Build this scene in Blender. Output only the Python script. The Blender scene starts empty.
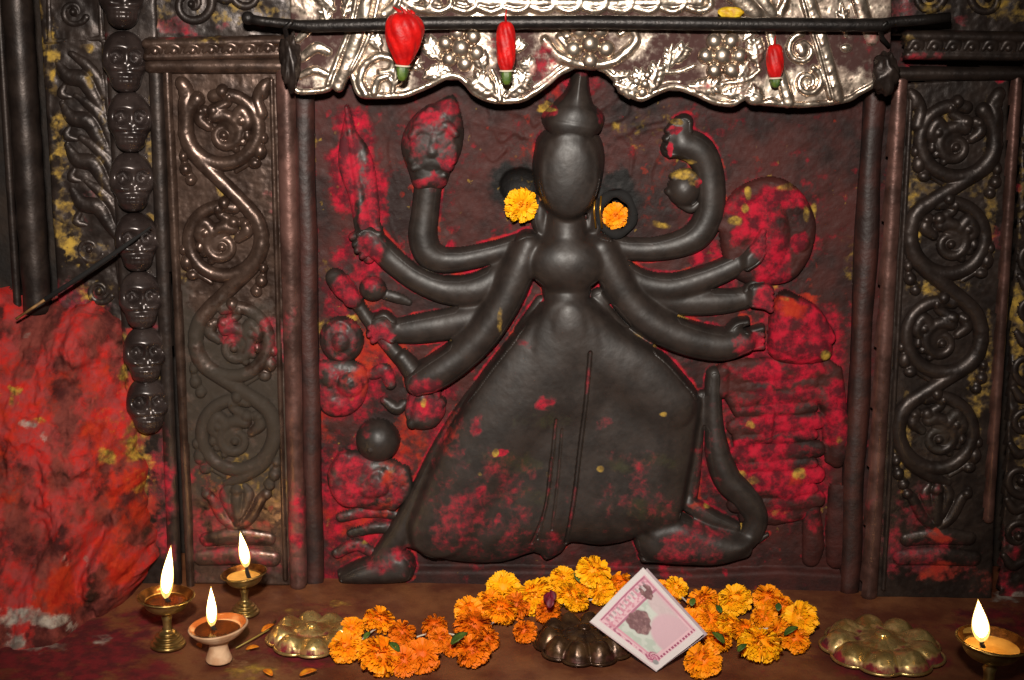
import bpy, math, random
import numpy as np
from mathutils import Vector, Matrix
random.seed(7)
RNG = np.random.RandomState(11)
PI = math.pi
COL = bpy.context.scene.collection

# ------------------------------------------------------------------ camera
FPX = 1400.0
PITCH = math.radians(13.4)
ROLL = 0.018
CAM = np.array((0.0, -1.362, 0.592))
_r = np.array((1.0, 0, 0)); _u = np.array((0, math.sin(PITCH), math.cos(PITCH))); FW = np.array((0, math.cos(PITCH), -math.sin(PITCH)))
CR = math.cos(ROLL) * _r + math.sin(ROLL) * _u
CU = -math.sin(ROLL) * _r + math.cos(ROLL) * _u

def ray(px, py):
    return FW + CR * ((px - 512) / FPX) - CU * ((py - 340) / FPX)
def on_plane(px, py, p0, n):
    d = ray(px, py); n = np.array(n, float)
    t = np.dot(np.array(p0, float) - CAM, n) / np.dot(d, n)
    return CAM + d * t
def wall(px, py, Y=0.0):            # point on the vertical plane y = Y (metres)
    return on_plane(px, py, (0, Y, 0), (0, 1, 0))
def flat(px, py, Z=0.0):            # point on the horizontal plane z = Z
    return on_plane(px, py, (0, 0, Z), (0, 0, 1))
def ppm(P):                         # metres per photo pixel at a point
    return float(np.dot(np.array(P) - CAM, FW)) / FPX
def proj(x, y, z):                  # where a point is in the photo
    vx, vy, vz = x - CAM[0], y - CAM[1], z - CAM[2]
    d = vx * FW[0] + vy * FW[1] + vz * FW[2]
    return (512 + FPX * (vx * CR[0] + vy * CR[1] + vz * CR[2]) / d, 340 - FPX * (vx * CU[0] + vy * CU[1] + vz * CU[2]) / d)
def mm(pts, Y):                     # photo points -> (x, z) millimetres on the plane y = Y mm; extra values pass through
    out = []
    for p in pts:
        w = wall(p[0], p[1], Y / 1000.0)
        out.append((w[0] * 1000, w[2] * 1000) + tuple(p[2:]))
    return out

# ------------------------------------------------------------------ noise
def vnoise(x, y, seed=0):
    xi = np.floor(x).astype(np.int64); yi = np.floor(y).astype(np.int64)
    fx = x - xi; fy = y - yi
    fx = fx * fx * (3 - 2 * fx); fy = fy * fy * (3 - 2 * fy)
    def h(a, b):
        n = (a * 374761393 + b * 668265263 + seed * 974711) & 0x7fffffff
        n = ((n ^ (n >> 13)) * 1274126177) & 0x7fffffff
        return ((n ^ (n >> 16)) & 0xffff) / 65535.0
    return (h(xi, yi) * (1 - fx) + h(xi + 1, yi) * fx) * (1 - fy) + (h(xi, yi + 1) * (1 - fx) + h(xi + 1, yi + 1) * fx) * fy
def fbm(x, y, seed=0, octv=4):
    s = np.zeros_like(x, dtype=float); a = 0.5; t = 0
    for o in range(octv):
        s += a * vnoise(x, y, seed + o * 17); t += a; a *= 0.5; x = x * 2.03 + 3.1; y = y * 2.03 + 7.7
    return s / t
def sstep(a, b, x):
    t = np.clip((x - a) / (b - a), 0, 1)
    return t * t * (3 - 2 * t)
def blur(a, r):
    k = np.ones(2 * r + 1) / (2 * r + 1)
    for _ in range(2):
        p = np.pad(a, ((r, r), (0, 0)), mode='edge'); c = np.cumsum(np.vstack([np.zeros((1, p.shape[1])), p]), 0)
        a = (c[2 * r + 1:] - c[:-2 * r - 1]) / (2 * r + 1)
        p = np.pad(a, ((0, 0), (r, r)), mode='edge'); c = np.cumsum(np.hstack([np.zeros((p.shape[0], 1)), p]), 1)
        a = (c[:, 2 * r + 1:] - c[:, :-2 * r - 1]) / (2 * r + 1)
    return a

# ------------------------------------------------------------------ curves
def crom(pts, n=8, closed=False):
    P = [np.array(p, float) for p in pts]
    L = len(P); out = []
    for i in range(L if closed else L - 1):
        if closed:
            a, b, c, d = P[(i - 1) % L], P[i], P[(i + 1) % L], P[(i + 2) % L]
        else:
            b, c = P[i], P[i + 1]
            a = P[i - 1] if i > 0 else 2 * b - c
            d = P[i + 2] if i + 2 < L else 2 * c - b
        for k in range(n):
            t = k / n
            out.append(0.5 * ((2 * b) + (c - a) * t + (2 * a - 5 * b + 4 * c - d) * t * t + (3 * b - 3 * c + d - a) * t ** 3))
    if not closed:
        out.append(P[-1])
    return out

# ------------------------------------------------------------------ meshes
def link(name, me, m=None, parent=None):
    o = bpy.data.objects.new(name, me); COL.objects.link(o)
    if m is not None and me is not None:
        me.materials.append(m)
    if parent is not None:
        o.parent = parent
    return o
def fast_mesh(name, V, Fq, attrs=None, smooth=True):
    V = np.asarray(V, dtype=np.float32)
    me = bpy.data.meshes.new(name)
    me.vertices.add(len(V)); me.vertices.foreach_set('co', V.ravel())
    if isinstance(Fq, np.ndarray):
        n, k = Fq.shape
        me.loops.add(n * k); me.loops.foreach_set('vertex_index', Fq.astype(np.int32).ravel())
        me.polygons.add(n); me.polygons.foreach_set('loop_start', np.arange(0, n * k, k, dtype=np.int32))
    else:
        lens = np.array([len(f) for f in Fq], dtype=np.int32); idx = np.concatenate([np.array(f, dtype=np.int32) for f in Fq]); n = len(lens)
        me.loops.add(len(idx)); me.loops.foreach_set('vertex_index', idx)
        me.polygons.add(n); me.polygons.foreach_set('loop_start', np.concatenate([[0], np.cumsum(lens)[:-1]]).astype(np.int32))
    me.update(calc_edges=True)
    me.polygons.foreach_set('use_smooth', np.full(n, smooth, dtype=bool))
    if attrs:
        for k_, a in attrs.items():
            at = me.attributes.new(k_, 'FLOAT', 'POINT'); at.data.foreach_set('value', np.asarray(a, dtype=np.float32).ravel())
    me.validate()
    return me
def thing(name, label, cat, loc=(0, 0, 0), group=None):
    o = bpy.data.objects.new(name, None); COL.objects.link(o)
    o.empty_display_size = 0.02
    o.location = Vector([float(c) for c in loc]); bpy.context.view_layer.update()
    return tag(o, label, cat, group)
def tag(o, label, cat, group=None):
    o['label'] = label; o['category'] = cat
    if group: o['group'] = group
    return o
def origin(o):
    v = np.zeros(3)
    while o is not None: v = v + np.array(o.location); o = o.parent
    return v
def structure(o):
    o['kind'] = 'structure'; return o
def copy_tree(o, parent=None):
    c = o.copy(); COL.objects.link(c)
    if parent is not None: c.parent = parent
    for ch in list(o.children): copy_tree(ch, c)
    return c

class MB:
    """collects shapes for ONE mesh, world metres unless an origin is given"""
    def __init__(s): s.V = []; s.F = []; s.A = []
    def grid(s, rows, closed=True, cap0=False, cap1=False, a=0.0):
        o = len(s.V); n = len(rows[0])
        for r in rows:
            for p in r: s.V.append(tuple(float(c) for c in p)); s.A.append(a)
        for i in range(len(rows) - 1):
            for j in range(n if closed else n - 1):
                k = (j + 1) % n
                s.F.append((o + i * n + j, o + i * n + k, o + (i + 1) * n + k, o + (i + 1) * n + j))
        if cap0: s.F.append(tuple(o + j for j in range(n))[::-1])
        if cap1: s.F.append(tuple(o + (len(rows) - 1) * n + j for j in range(n)))
        return s
    def lathe(s, prof, c=(0, 0, 0), n=40, fn=None):
        rows = []
        for r, z in prof:
            rows.append([(c[0] + (r * (fn(2 * PI * j / n, r, z) if fn else 1)) * math.cos(2 * PI * j / n),
                          c[1] + (r * (fn(2 * PI * j / n, r, z) if fn else 1)) * math.sin(2 * PI * j / n), c[2] + z) for j in range(n)])
        return s.grid(rows, True)
    def tube(s, pts, rad, n=12, cap=True, flatten=1.0):
        P = [Vector([float(c) for c in p]) for p in pts]
        R = rad if isinstance(rad, (list, tuple)) else [rad] * len(P)
        rows = []; up = None
        for i, p in enumerate(P):
            t = (P[min(i + 1, len(P) - 1)] - P[max(i - 1, 0)]).normalized()
            if up is None:
                up = Vector((0, 0, 1)) if abs(t.z) < 0.9 else Vector((1, 0, 0))
            up = (up - t * up.dot(t)).normalized(); b = t.cross(up)
            rows.append([p + (up * math.cos(2 * PI * j / n) * flatten + b * math.sin(2 * PI * j / n)) * R[i] for j in range(n)])
        return s.grid(rows, True, cap, cap)
    def box(s, a, b, bev=0.002):
        x0, y0, z0 = a; x1, y1, z1 = b; v = bev
        def ring(x, i):
            return [(x, y0 + i, z0 + v), (x, y0 + v, z0 + i), (x, y1 - v, z0 + i), (x, y1 - i, z0 + v), (x, y1 - i, z1 - v), (x, y1 - v, z1 - i), (x, y0 + v, z1 - i), (x, y0 + i, z1 - v)]
        return s.grid([ring(x0, v), ring(x0 + v, 0), ring(x1 - v, 0), ring(x1, v)], True, True, True)
    def ball(s, c, r, n=16, m=10, sc=(1, 1, 1), a=0.0):
        rows = []
        for i in range(m + 1):
            t = PI * i / m; rr = max(math.sin(t), 1e-4)
            rows.append([(c[0] + r * sc[0] * rr * math.cos(2 * PI * j / n), c[1] + r * sc[1] * rr * math.sin(2 * PI * j / n), c[2] + r * sc[2] * math.cos(t)) for j in range(n)])
        return s.grid(rows, True, a=a)
    def build(s, name, m, parent=None, smooth=True, bounds=False):
        V = np.array(s.V)
        if parent is not None and not s.__dict__.get('local'):
            V = V - origin(parent)
        o = link(name, fast_mesh(name, V, s.F, {'tone': np.array(s.A)}, smooth), m, parent)
        return o

class HF:
    """a relief: heights (mm) over a vertical plane y = Y0 (mm), towards the viewer"""
    def __init__(s, x0, x1, z0, z1, step=1.0, Y0=0.0, fill=-60.0):
        s.step = step; s.Y0 = Y0; s.x0 = x0; s.z0 = z0
        s.nx = int(round((x1 - x0) / step)) + 1; s.nz = int(round((z1 - z0) / step)) + 1
        s.X, s.Z = np.meshgrid(x0 + step * np.arange(s.nx), z0 + step * np.arange(s.nz))
        s.H = np.full(s.X.shape, float(fill)); s.at = {}
    @classmethod
    def px(cls, a, b, c, d, Ym, step=1.0, Y0=0.0, fill=-60.0):
        q = mm([(a, b), (c, b), (a, d), (c, d)], Ym)
        return cls(min(p[0] for p in q), max(p[0] for p in q), min(p[1] for p in q), max(p[1] for p in q), step, Y0, fill)
    def _sub(s, xa, xb, za, zb):
        i0 = max(0, int((xa - s.x0) / s.step)); i1 = min(s.nx, int((xb - s.x0) / s.step) + 2)
        j0 = max(0, int((za - s.z0) / s.step)); j1 = min(s.nz, int((zb - s.z0) / s.step) + 2)
        return slice(j0, max(j0, j1)), slice(i0, max(i0, i1))
    def _put(s, sl, h, k, op):
        o = s.H[sl]
        if op == 'max':
            if k > 0:
                t = np.maximum(k - np.abs(o - h), 0) / k
                t = np.where((o > -6) & (h > -6), t, 0)
                s.H[sl] = np.maximum(o, h) + t * t * k * 0.25
            else: s.H[sl] = np.maximum(o, h)
        elif op == 'add': s.H[sl] = o + np.maximum(h, 0)
        elif op == 'sub': s.H[sl] = o - np.maximum(h, 0)
    def tube(s, pts, k=1.0, base=0.0, sm=2.0, op='max', n=6, sharp=0.5):
        P = crom(pts, n); R = max(p[2] for p in P); pad = R + 8
        sl = s._sub(min(p[0] for p in P) - pad, max(p[0] for p in P) + pad, min(p[1] for p in P) - pad, max(p[1] for p in P) + pad)
        X, Z = s.X[sl], s.Z[sl]
        if X.size == 0: return
        best = np.full(X.shape, -60.0)
        for a, b in zip(P[:-1], P[1:]):
            xa, xb = min(a[0], b[0]) - pad, max(a[0], b[0]) + pad; za, zb = min(a[1], b[1]) - pad, max(a[1], b[1]) + pad
            s2 = s._sub(xa, xb, za, zb)
            y0 = s2[0].start - sl[0].start; x0_ = s2[1].start - sl[1].start
            ss = (slice(max(y0, 0), max(y0, 0) + s2[0].stop - s2[0].start), slice(max(x0_, 0), max(x0_, 0) + s2[1].stop - s2[1].start))
            x, z = X[ss], Z[ss]
            if x.size == 0: continue
            dx, dz = b[0] - a[0], b[1] - a[1]; L = dx * dx + dz * dz + 1e-9
            t = np.clip(((x - a[0]) * dx + (z - a[1]) * dz) / L, 0, 1)
            d = np.hypot(x - a[0] - t * dx, z - a[1] - t * dz); r = a[2] + t * (b[2] - a[2])
            h = np.where(d < r, base + k * r * np.maximum(1 - (d / np.maximum(r, .01)) ** 2, 0) ** sharp, base - 7 * (d - r))
            best[ss] = np.maximum(best[ss], h)
        s._put(sl, best, sm, op)
    def sdf(s, pts, sl):
        X, Z = s.X[sl], s.Z[sl]
        D = np.full(X.shape, 1e9); ins = np.zeros(X.shape, bool); n = len(pts)
        for i in range(n):
            a, b = pts[i], pts[(i + 1) % n]
            dx, dz = b[0] - a[0], b[1] - a[1]; L = dx * dx + dz * dz + 1e-9
            t = np.clip(((X - a[0]) * dx + (Z - a[1]) * dz) / L, 0, 1)
            D = np.minimum(D, (X - a[0] - t * dx) ** 2 + (Z - a[1] - t * dz) ** 2)
            if abs(dz) > 1e-9:
                c = (a[1] > Z) != (b[1] > Z)
                ins ^= c & (X < dx * (Z - a[1]) / dz + a[0])
        return np.where(ins, np.sqrt(D), -np.sqrt(D))
    def poly(s, pts, Hh, w, base=0.0, sm=2.0, op='max', smooth=4, p=0.5):
        P = [q[:2] for q in (crom([q[:2] for q in pts], smooth, True) if smooth else pts)]
        sl = s._sub(min(q[0] for q in P) - 10, max(q[0] for q in P) + 10, min(q[1] for q in P) - 10, max(q[1] for q in P) + 10)
        if s.X[sl].size == 0: return
        d = s.sdf(P, sl); t = np.clip(d / w, 0, 1)
        h = np.where(d > 0, base + Hh * np.maximum(1 - (1 - t) ** 2, 0) ** p, base + 7 * d)
        s._put(sl, h, sm, op)
    def ell(s, c, rx, rz, Hh, base=0.0, sm=2.0, op='max', rot=0.0):
        R = max(rx, rz) + 8
        sl = s._sub(c[0] - R, c[0] + R, c[1] - R, c[1] + R)
        x = s.X[sl] - c[0]; z = s.Z[sl] - c[1]
        if x.size == 0: return
        u = x * math.cos(rot) + z * math.sin(rot); v = -x * math.sin(rot) + z * math.cos(rot)
        q = np.hypot(u / rx, v / rz)
        h = np.where(q < 1, base + Hh * np.sqrt(np.maximum(1 - q * q, 0)), base - 7 * (q - 1) * min(rx, rz))
        s._put(sl, h, sm, op)
    def pxy(s):
        return proj(s.X / 1000, (s.Y0 - s.H) / 1000, s.Z / 1000)
    def blobs(s, lst, seed=0, nscale=0.06, warp=10):
        """stain strength 0..1 from soft ragged blobs given at (px, py, rx, ry, strength)"""
        px, py = proj(s.X / 1000, (s.Y0 - np.maximum(s.H, -5)) / 1000, s.Z / 1000)
        px = px + warp * (fbm(s.X * .05, s.Z * .05, seed) - .5) * 2; py = py + warp * (fbm(s.X * .05, s.Z * .05, seed + 5) - .5) * 2
        out = np.zeros(s.X.shape)
        n = fbm(s.X * nscale, s.Z * nscale, seed + 9, 5)
        for (a, b, rx, ry, st) in lst:
            q = np.hypot((px - a) / rx, (py - b) / ry)
            out = np.maximum(out, st * sstep(1.25, 0.45, q))
        return np.clip(out * 1.1 + (n - .5) * 1.5 * (out > .03) * (0.35 + out), 0, 1) * (out > .02)
    def cavity(s, r=3, lo=1.0, hi=4.0):
        H = np.maximum(s.H, -8)
        return sstep(lo, hi, blur(H, r) - H)
    def build(s, name, m, parent=None, cut=-3.0, cells=None, back=None, attrs=None, seamless=False):
        H = s.H.copy()
        keep = H > cut
        if back is not None:
            H[0, :] = H[-1, :] = -back; H[:, 0] = H[:, -1] = -back; keep[:] = True
        c = keep[:-1, :-1] & keep[1:, :-1] & keep[:-1, 1:] & keep[1:, 1:]
        if cells is not None:
            c &= cells[:-1, :-1]
        jj, ii = np.nonzero(c)
        idx = jj * s.nx + ii
        Q = np.stack([idx, idx + 1, idx + s.nx + 1, idx + s.nx], 1)
        used, inv = np.unique(Q.ravel(), return_inverse=True)
        Q = inv.reshape(-1, 4)
        V = np.stack([s.X.ravel()[used] / 1000, (s.Y0 - H.ravel()[used]) / 1000, s.Z.ravel()[used] / 1000], 1)
        A = {k: v.ravel()[used] for k, v in s.at.items()}
        if attrs: A.update({k: v.ravel()[used] for k, v in attrs.items()})
        if parent is not None:
            V = V - origin(parent)
        me = fast_mesh(name, V, Q, A)
        if seamless:                                  # parts cut from one surface keep its shading across the cut
            gz_, gx_ = np.gradient(H, s.step)
            N = np.stack([-gx_.ravel()[used], -np.ones(len(used)), -gz_.ravel()[used]], 1); N /= np.linalg.norm(N, axis=1)[:, None]
            me.normals_split_custom_set_from_vertices(N.tolist())
        return link(name, me, m, parent)

# ------------------------------------------------------------------ materials
def lin(r, g, b):
    f = lambda c: c / 12.92 if c <= .04045 else ((c + .055) / 1.055) ** 2.4
    return (f(r / 255), f(g / 255), f(b / 255), 1)
class NT:
    def __init__(s, name):
        s.m = bpy.data.materials.new(name); s.m.use_nodes = True; s.t = s.m.node_tree; s.n = s.t.nodes; s.n.clear()
        s.out = s.n.new('ShaderNodeOutputMaterial'); s.bs = s.n.new('ShaderNodeBsdfPrincipled')
        s.t.links.new(s.bs.outputs[0], s.out.inputs[0])
        s.co = s.n.new('ShaderNodeNewGeometry')
    def set(s, sock, v):
        if hasattr(v, 'is_output'): s.t.links.new(v, sock)
        else: sock.default_value = v
    def noise(s, scale, det=4, rough=.55, dist=0, vec=None):
        n = s.n.new('ShaderNodeTexNoise'); n.inputs['Scale'].default_value = scale; n.inputs['Detail'].default_value = det
        n.inputs['Roughness'].default_value = rough; n.inputs['Distortion'].default_value = dist
        s.t.links.new(vec if vec is not None else s.co.outputs['Position'], n.inputs['Vector'])
        return n.outputs['Fac']
    def math(s, op, a, b=0.0, c=None, clamp=False):
        n = s.n.new('ShaderNodeMath'); n.operation = op; n.use_clamp = clamp
        s.set(n.inputs[0], a); s.set(n.inputs[1], b)
        if c is not None: s.set(n.inputs[2], c)
        return n.outputs[0]
    def ramp(s, f, lo, hi, a=0.0, b=1.0):
        n = s.n.new('ShaderNodeMapRange'); n.interpolation_type = 'SMOOTHSTEP'
        s.set(n.inputs['Value'], f); n.inputs['From Min'].default_value = lo; n.inputs['From Max'].default_value = hi
        n.inputs['To Min'].default_value = a; n.inputs['To Max'].default_value = b
        return n.outputs[0]
    def mix(s, f, a, b):
        n = s.n.new('ShaderNodeMix'); n.data_type = 'RGBA'
        s.set(n.inputs[0], f); s.set(n.inputs[6], a); s.set(n.inputs[7], b)
        return n.outputs[2]
    def attr(s, name):
        n = s.n.new('ShaderNodeAttribute'); n.attribute_name = name; return n.outputs['Fac']
    def bump(s, f, strength, dist=0.002):
        n = s.n.new('ShaderNodeBump'); n.inputs['Strength'].default_value = strength; n.inputs['Distance'].default_value = dist
        s.set(n.inputs['Height'], f); s.t.links.new(n.outputs[0], s.bs.inputs['Normal'])
    def end(s, col, rough=.5, metal=0.0, spec=.5):
        s.set(s.bs.inputs['Base Color'], col); s.set(s.bs.inputs['Roughness'], rough); s.set(s.bs.inputs['Metallic'], metal)
        s.set(s.bs.inputs['Specular IOR Level'], spec)
        return s.m
def simple(name, c, rough=.5, metal=0, spec=.5, c2=None, sc=60, bump=0.0, bsc=200):
    t = NT(name)
    col = c
    if c2 is not None: col = t.mix(t.ramp(t.noise(sc), .35, .65), c, c2)
    if bump: t.bump(t.noise(bsc, 3), bump)
    return t.end(col, rough, metal, spec)

RED = lin(172, 16, 42); RED2 = lin(78, 14, 24); ORG = lin(166, 50, 24); YEL = lin(182, 146, 56)
def pigment(name, base, base2, rough=.5, metal=0.0, spec=.5, sc=30, bump=.3, bsc=350, red=RED, red2=RED2, patina=None, rvar=.1, metal_noise=False):
    """a surface carrying powder stains and darker tones: 'red', 'orange', 'yellow', 'dirt' are strengths stored on the mesh"""
    t = NT(name)
    n1 = t.noise(sc, 5, .6); n2 = t.noise(bsc, 3, .6); n3 = t.noise(140, 4, .65); n4 = t.noise(75, 6, .65)
    col = t.mix(t.ramp(n1, .35, .65), base, base2)
    brk = t.math('MULTIPLY', t.math('SUBTRACT', n3, .5), 1.1)
    cover = None
    for an, ca, cb in (('dirt_dark', patina or lin(30, 20, 15), patina or lin(46, 26, 18)), ('red', red, red2), ('orange', ORG, lin(150, 30, 16)), ('yellow', YEL, lin(92, 70, 32)), ('white', lin(168, 158, 146), lin(112, 98, 90))):
        a = t.attr(an)
        f = t.ramp(t.math('ADD', a, t.math('MULTIPLY', brk, t.ramp(a, 0, .25))), .22, .95)
        col = t.mix(f, col, t.mix(t.ramp(n4, .34, .62), ca, cb))
        if an != 'dirt_dark' or metal: cover = f if cover is None else t.math('MAXIMUM', cover, f)
    r = t.math('ADD', rough, t.math('MULTIPLY', t.math('SUBTRACT', n3, .5), rvar * 4))
    r = t.math('ADD', r, t.math('MULTIPLY', cover, max(.0, .85 - rough)), clamp=True)
    mt = t.math('MULTIPLY', t.math('SUBTRACT', 1.0, cover), metal) if metal else 0.0
    t.bump(t.math('ADD', t.math('MULTIPLY', n2, .6), n1), bump, .0012)
    return t.end(col, r, mt, spec)

M = {}
M['stone'] = pigment('dark_oiled_stone', lin(47, 39, 35), lin(34, 28, 25), .47, spec=.42, sc=45, bump=.1, rvar=.07, patina=lin(50, 48, 30))
M['slab'] = pigment('stained_slab', lin(64, 28, 24), lin(34, 18, 16), .66, spec=.25, sc=22, bump=.6, rvar=.1, patina=lin(13, 10, 9))
M['bronze'] = pigment('blackened_copper', lin(92, 72, 62), lin(58, 43, 36), .32, .55, .5, 40, .25, 300, rvar=.09, patina=lin(46, 36, 26))
M['bronze_dark'] = pigment('dark_copper', lin(58, 47, 42), lin(40, 32, 29), .4, .45, .5, 40, .3, 300, rvar=.09, patina=lin(40, 32, 22))  # darker version of the copper, for the right side and outer bands
M['rail'] = pigment('worn_copper_rail', lin(118, 84, 76), lin(74, 52, 46), .38, .55, .5, 30, .3, 260, rvar=.1)
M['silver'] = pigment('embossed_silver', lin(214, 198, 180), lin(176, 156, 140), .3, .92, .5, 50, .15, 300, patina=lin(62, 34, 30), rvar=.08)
M['skull'] = pigment('polished_dark_bronze', lin(66, 55, 52), lin(44, 35, 33), .27, .35, .6, 40, .15, 260, rvar=.05)
M['ledge'] = pigment('greasy_stone_ledge', lin(128, 80, 50), lin(92, 48, 32), .45, spec=.4, sc=16, bump=.5, red=lin(120, 22, 30), red2=lin(80, 18, 22))
M['mound'] = pigment('vermilion_caked_rock', lin(124, 58, 50), lin(62, 24, 22), .85, spec=.15, sc=30, bump=1.0, bsc=300, red=lin(184, 34, 28), red2=lin(150, 58, 56))
M['jamb'] = simple('oily_brown_jamb', lin(62, 30, 24), .55, c2=lin(36, 20, 17), sc=40, bump=.4, bsc=140)
M['dark'] = simple('soot_black_stone', lin(30, 24, 21), .7, c2=lin(48, 36, 28), sc=25, bump=.6, bsc=120)
M['iron'] = simple('black_iron', lin(44, 39, 37), .42, .5, .5, lin(30, 26, 25), 90, .3, 300)
M['soot'] = simple('soot_hollow', lin(14, 11, 10), .9)
# ================================================================== setting
def plane_mesh(name, m, x0, x1, y0, y1, z, n=2):
    b = MB(); b.box((x0, y0, z - .08), (x1, y1, z), .004); o = b.build(name, m); return structure(o)

# the ledge: a gently uneven slab with stains where powder and petals have fallen
gx, gy = np.meshgrid(np.arange(-.62, .6201, .002), np.arange(-.36, .1001, .002))
gz = (fbm(gx * 12, gy * 12, 3) - .5) * .004
gz -= .004
ex = (gx < -.615) | (gx > .615) | (gy < -.355) | (gy > .095)
gz[ex] = -.07
lp = proj(gx, gy, np.maximum(gz, -.01))
def pblob(lst, px, py, gx, gy, seed, sc=60):
    n = fbm(gx * sc, gy * sc, seed, 5); w = (fbm(gx * 30, gy * 30, seed + 3) - .5) * 26
    out = np.zeros(gx.shape)
    for a, b, rx, ry, st in lst:
        q = np.hypot((px - a + w) / rx, (py - b + w * .5) / ry)
        out = np.maximum(out, st * sstep(1.25, .45, q))
    return np.clip(out * 1.1 + (n - .5) * 1.5 * (out > .03) * (.35 + out), 0, 1) * (out > .02)
lred = pblob([(60, 650, 120, 40, .95), (80, 670, 130, 50, .75), (130, 630, 80, 26, .6), (310, 640, 56, 34, .85), (330, 612, 60, 18, .4), (885, 655, 78, 36, .7), (800, 672, 60, 18, .3), (1000, 620, 60, 24, .7), (240, 660, 90, 30, .4)], lp[0], lp[1], gx, gy, 4)
lyel = pblob([(250, 672, 40, 10, .45), (345, 605, 26, 5, .4), (290, 612, 20, 5, .3)], lp[0], lp[1], gx, gy, 14, 140)
lwh = pblob([(105, 640, 14, 7, .5), (30, 640, 44, 16, .45), (1004, 598, 16, 8, .6)], lp[0], lp[1], gx, gy, 24, 120)
ny, nx_ = gx.shape
idx = (np.arange(ny - 1)[:, None] * nx_ + np.arange(nx_ - 1)[None, :]).ravel()
Q = np.stack([idx, idx + 1, idx + nx_ + 1, idx + nx_], 1)
structure(link('floor', fast_mesh('floor', np.stack([gx.ravel(), gy.ravel(), gz.ravel()], 1), Q, {'red': lred, 'yellow': lyel, 'white': lwh}), M['ledge']))
b = MB(); b.box((-.9, .10, -.2), (.9, .16, .9), .004); structure(b.build('wall_back', M['dark']))

# ================================================================== the carved relief
YS = 30.0
panel = thing('carved_relief', 'black stone relief of a many armed deity smeared with red powder', 'stone relief', (0, .03, 0))
YM = 12.0
SLABRED = [(352, 160, 26, 62, .9), (372, 200, 22, 60, .85), (362, 262, 34, 40, .8), (430, 392, 30, 26, .6), (345, 380, 44, 60, .75), (400, 350, 30, 40, .5), (368, 490, 56, 60, .8), (330, 470, 20, 90, .45), (350, 556, 60, 30, .55),
           (770, 232, 50, 62, .75), (735, 262, 22, 30, .7), (806, 335, 40, 44, .9), (790, 402, 76, 120, .85), (838, 430, 24, 40, .8), (795, 490, 44, 34, .75), (768, 300, 22, 22, .9), (716, 470, 16, 60, .55),
           (650, 302, 40, 10, .8), (470, 274, 26, 14, .9), (452, 248, 12, 8, .8), (575, 84, 40, 26, .55), (432, 150, 40, 50, .4), (700, 250, 20, 16, .8), (340, 290, 30, 30, .5), (690, 205, 24, 14, .4), (780, 110, 60, 30, .18), (800, 150, 50, 40, .15), (640, 570, 90, 16, .35), (440, 480, 20, 90, .45)]
SLABORG = [(378, 350, 36, 32, .65), (320, 400, 20, 60, .45), (410, 440, 24, 50, .5), (360, 300, 40, 20, .45), (345, 520, 40, 40, .4), (395, 470, 22, 24, .45), (360, 372, 16, 10, .4), (350, 340, 30, 20, .3), (375, 565, 30, 12, .3), (800, 300, 20, 14, .6), (680, 286, 20, 6, .6), (520, 160, 30, 40, .22), (690, 130, 20, 24, .3), (652, 180, 40, 60, .2), (310, 470, 14, 90, .4), (560, 90, 12, 16, .3)]
SLABYEL = [(345, 322, 20, 8, .5), (318, 330, 16, 22, .35), (548, 108, 10, 6, .9), (744, 198, 10, 9, .8), (770, 180, 5, 9, .7), (812, 210, 4, 10, .6), (620, 128, 9, 10, .5), (662, 225, 16, 4, .6), (500, 300, 5, 18, .5), (478, 352, 14, 4, .5), (486, 330, 18, 4, .6), (768, 288, 14, 6, .4), (388, 474, 8, 8, .5), (308, 150, 8, 40, .4), (325, 270, 10, 12, .4), (520, 330, 8, 10, .5), (850, 260, 12, 30, .25), (600, 320, 10, 10, .4), (660, 130, 40, 40, .18), (520, 190, 20, 20, .2)]

# --- figure: one height field for the whole body, then cut into its parts
G = HF.px(325, 55, 800, 605, YM, 0.7, YS)
def T(pts, k=1.0, base=0.0, sm=2.0, **kw): G.tube(mm(pts, YM), k, base, sm, **kw)
def PL(pts, Hh, w, base=0.0, sm=2.0, **kw): G.poly(mm(pts, YM), Hh, w, base, sm, **kw)
def EL(px, py, rx, rz, Hh, base=0.0, sm=2.0, **kw):
    G.ell(mm([(px, py)], YM)[0], rx, rz, Hh, base, sm, **kw)
# far arms of the left fan
T([(528, 246, 13), (490, 256, 12), (452, 263, 13), (430, 258, 15), (422, 240, 15), (424, 215, 14), (427, 188, 14)], .9, 1)
T([(524, 256, 12), (500, 278, 15), (476, 292, 17), (446, 293, 15), (418, 283, 13), (394, 266, 13), (374, 246, 13)], .85, 2)
T([(376, 250, 13), (368, 240, 13), (364, 238, 10)], .9, 4, sm=4)
T([(518, 285, 12), (496, 314, 17), (460, 325, 17), (420, 332, 16), (392, 334, 13), (376, 328, 13)], .8, 1)
for a in ((364, 240), (360, 246), (362, 252), (367, 258)):           # fingers closed round the sword grip
    T([(a[0] + 14, a[1] - 4, 3.6), (a[0] + 4, a[1] - 6, 3.8), (a[0] - 6, a[1], 3.4)], 1, 9, sm=1)
T([(374, 244, 4), (366, 234, 4), (358, 236, 3.4)], 1, 10, sm=1)
for a in ((378, 322), (374, 328), (373, 335), (377, 341)):           # fingers round the staff
    T([(a[0] + 14, a[1] + 2, 3.6), (a[0] + 4, a[1] - 3, 3.8), (a[0] - 5, a[1] + 2, 3.2)], 1, 9, sm=1)
T([(392, 326, 4), (384, 318, 4), (376, 320, 3.2)], 1, 9, sm=1)
T([(490, 346, 8), (462, 358, 10), (436, 364, 8), (412, 372, 5)], .6, 0)
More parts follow.
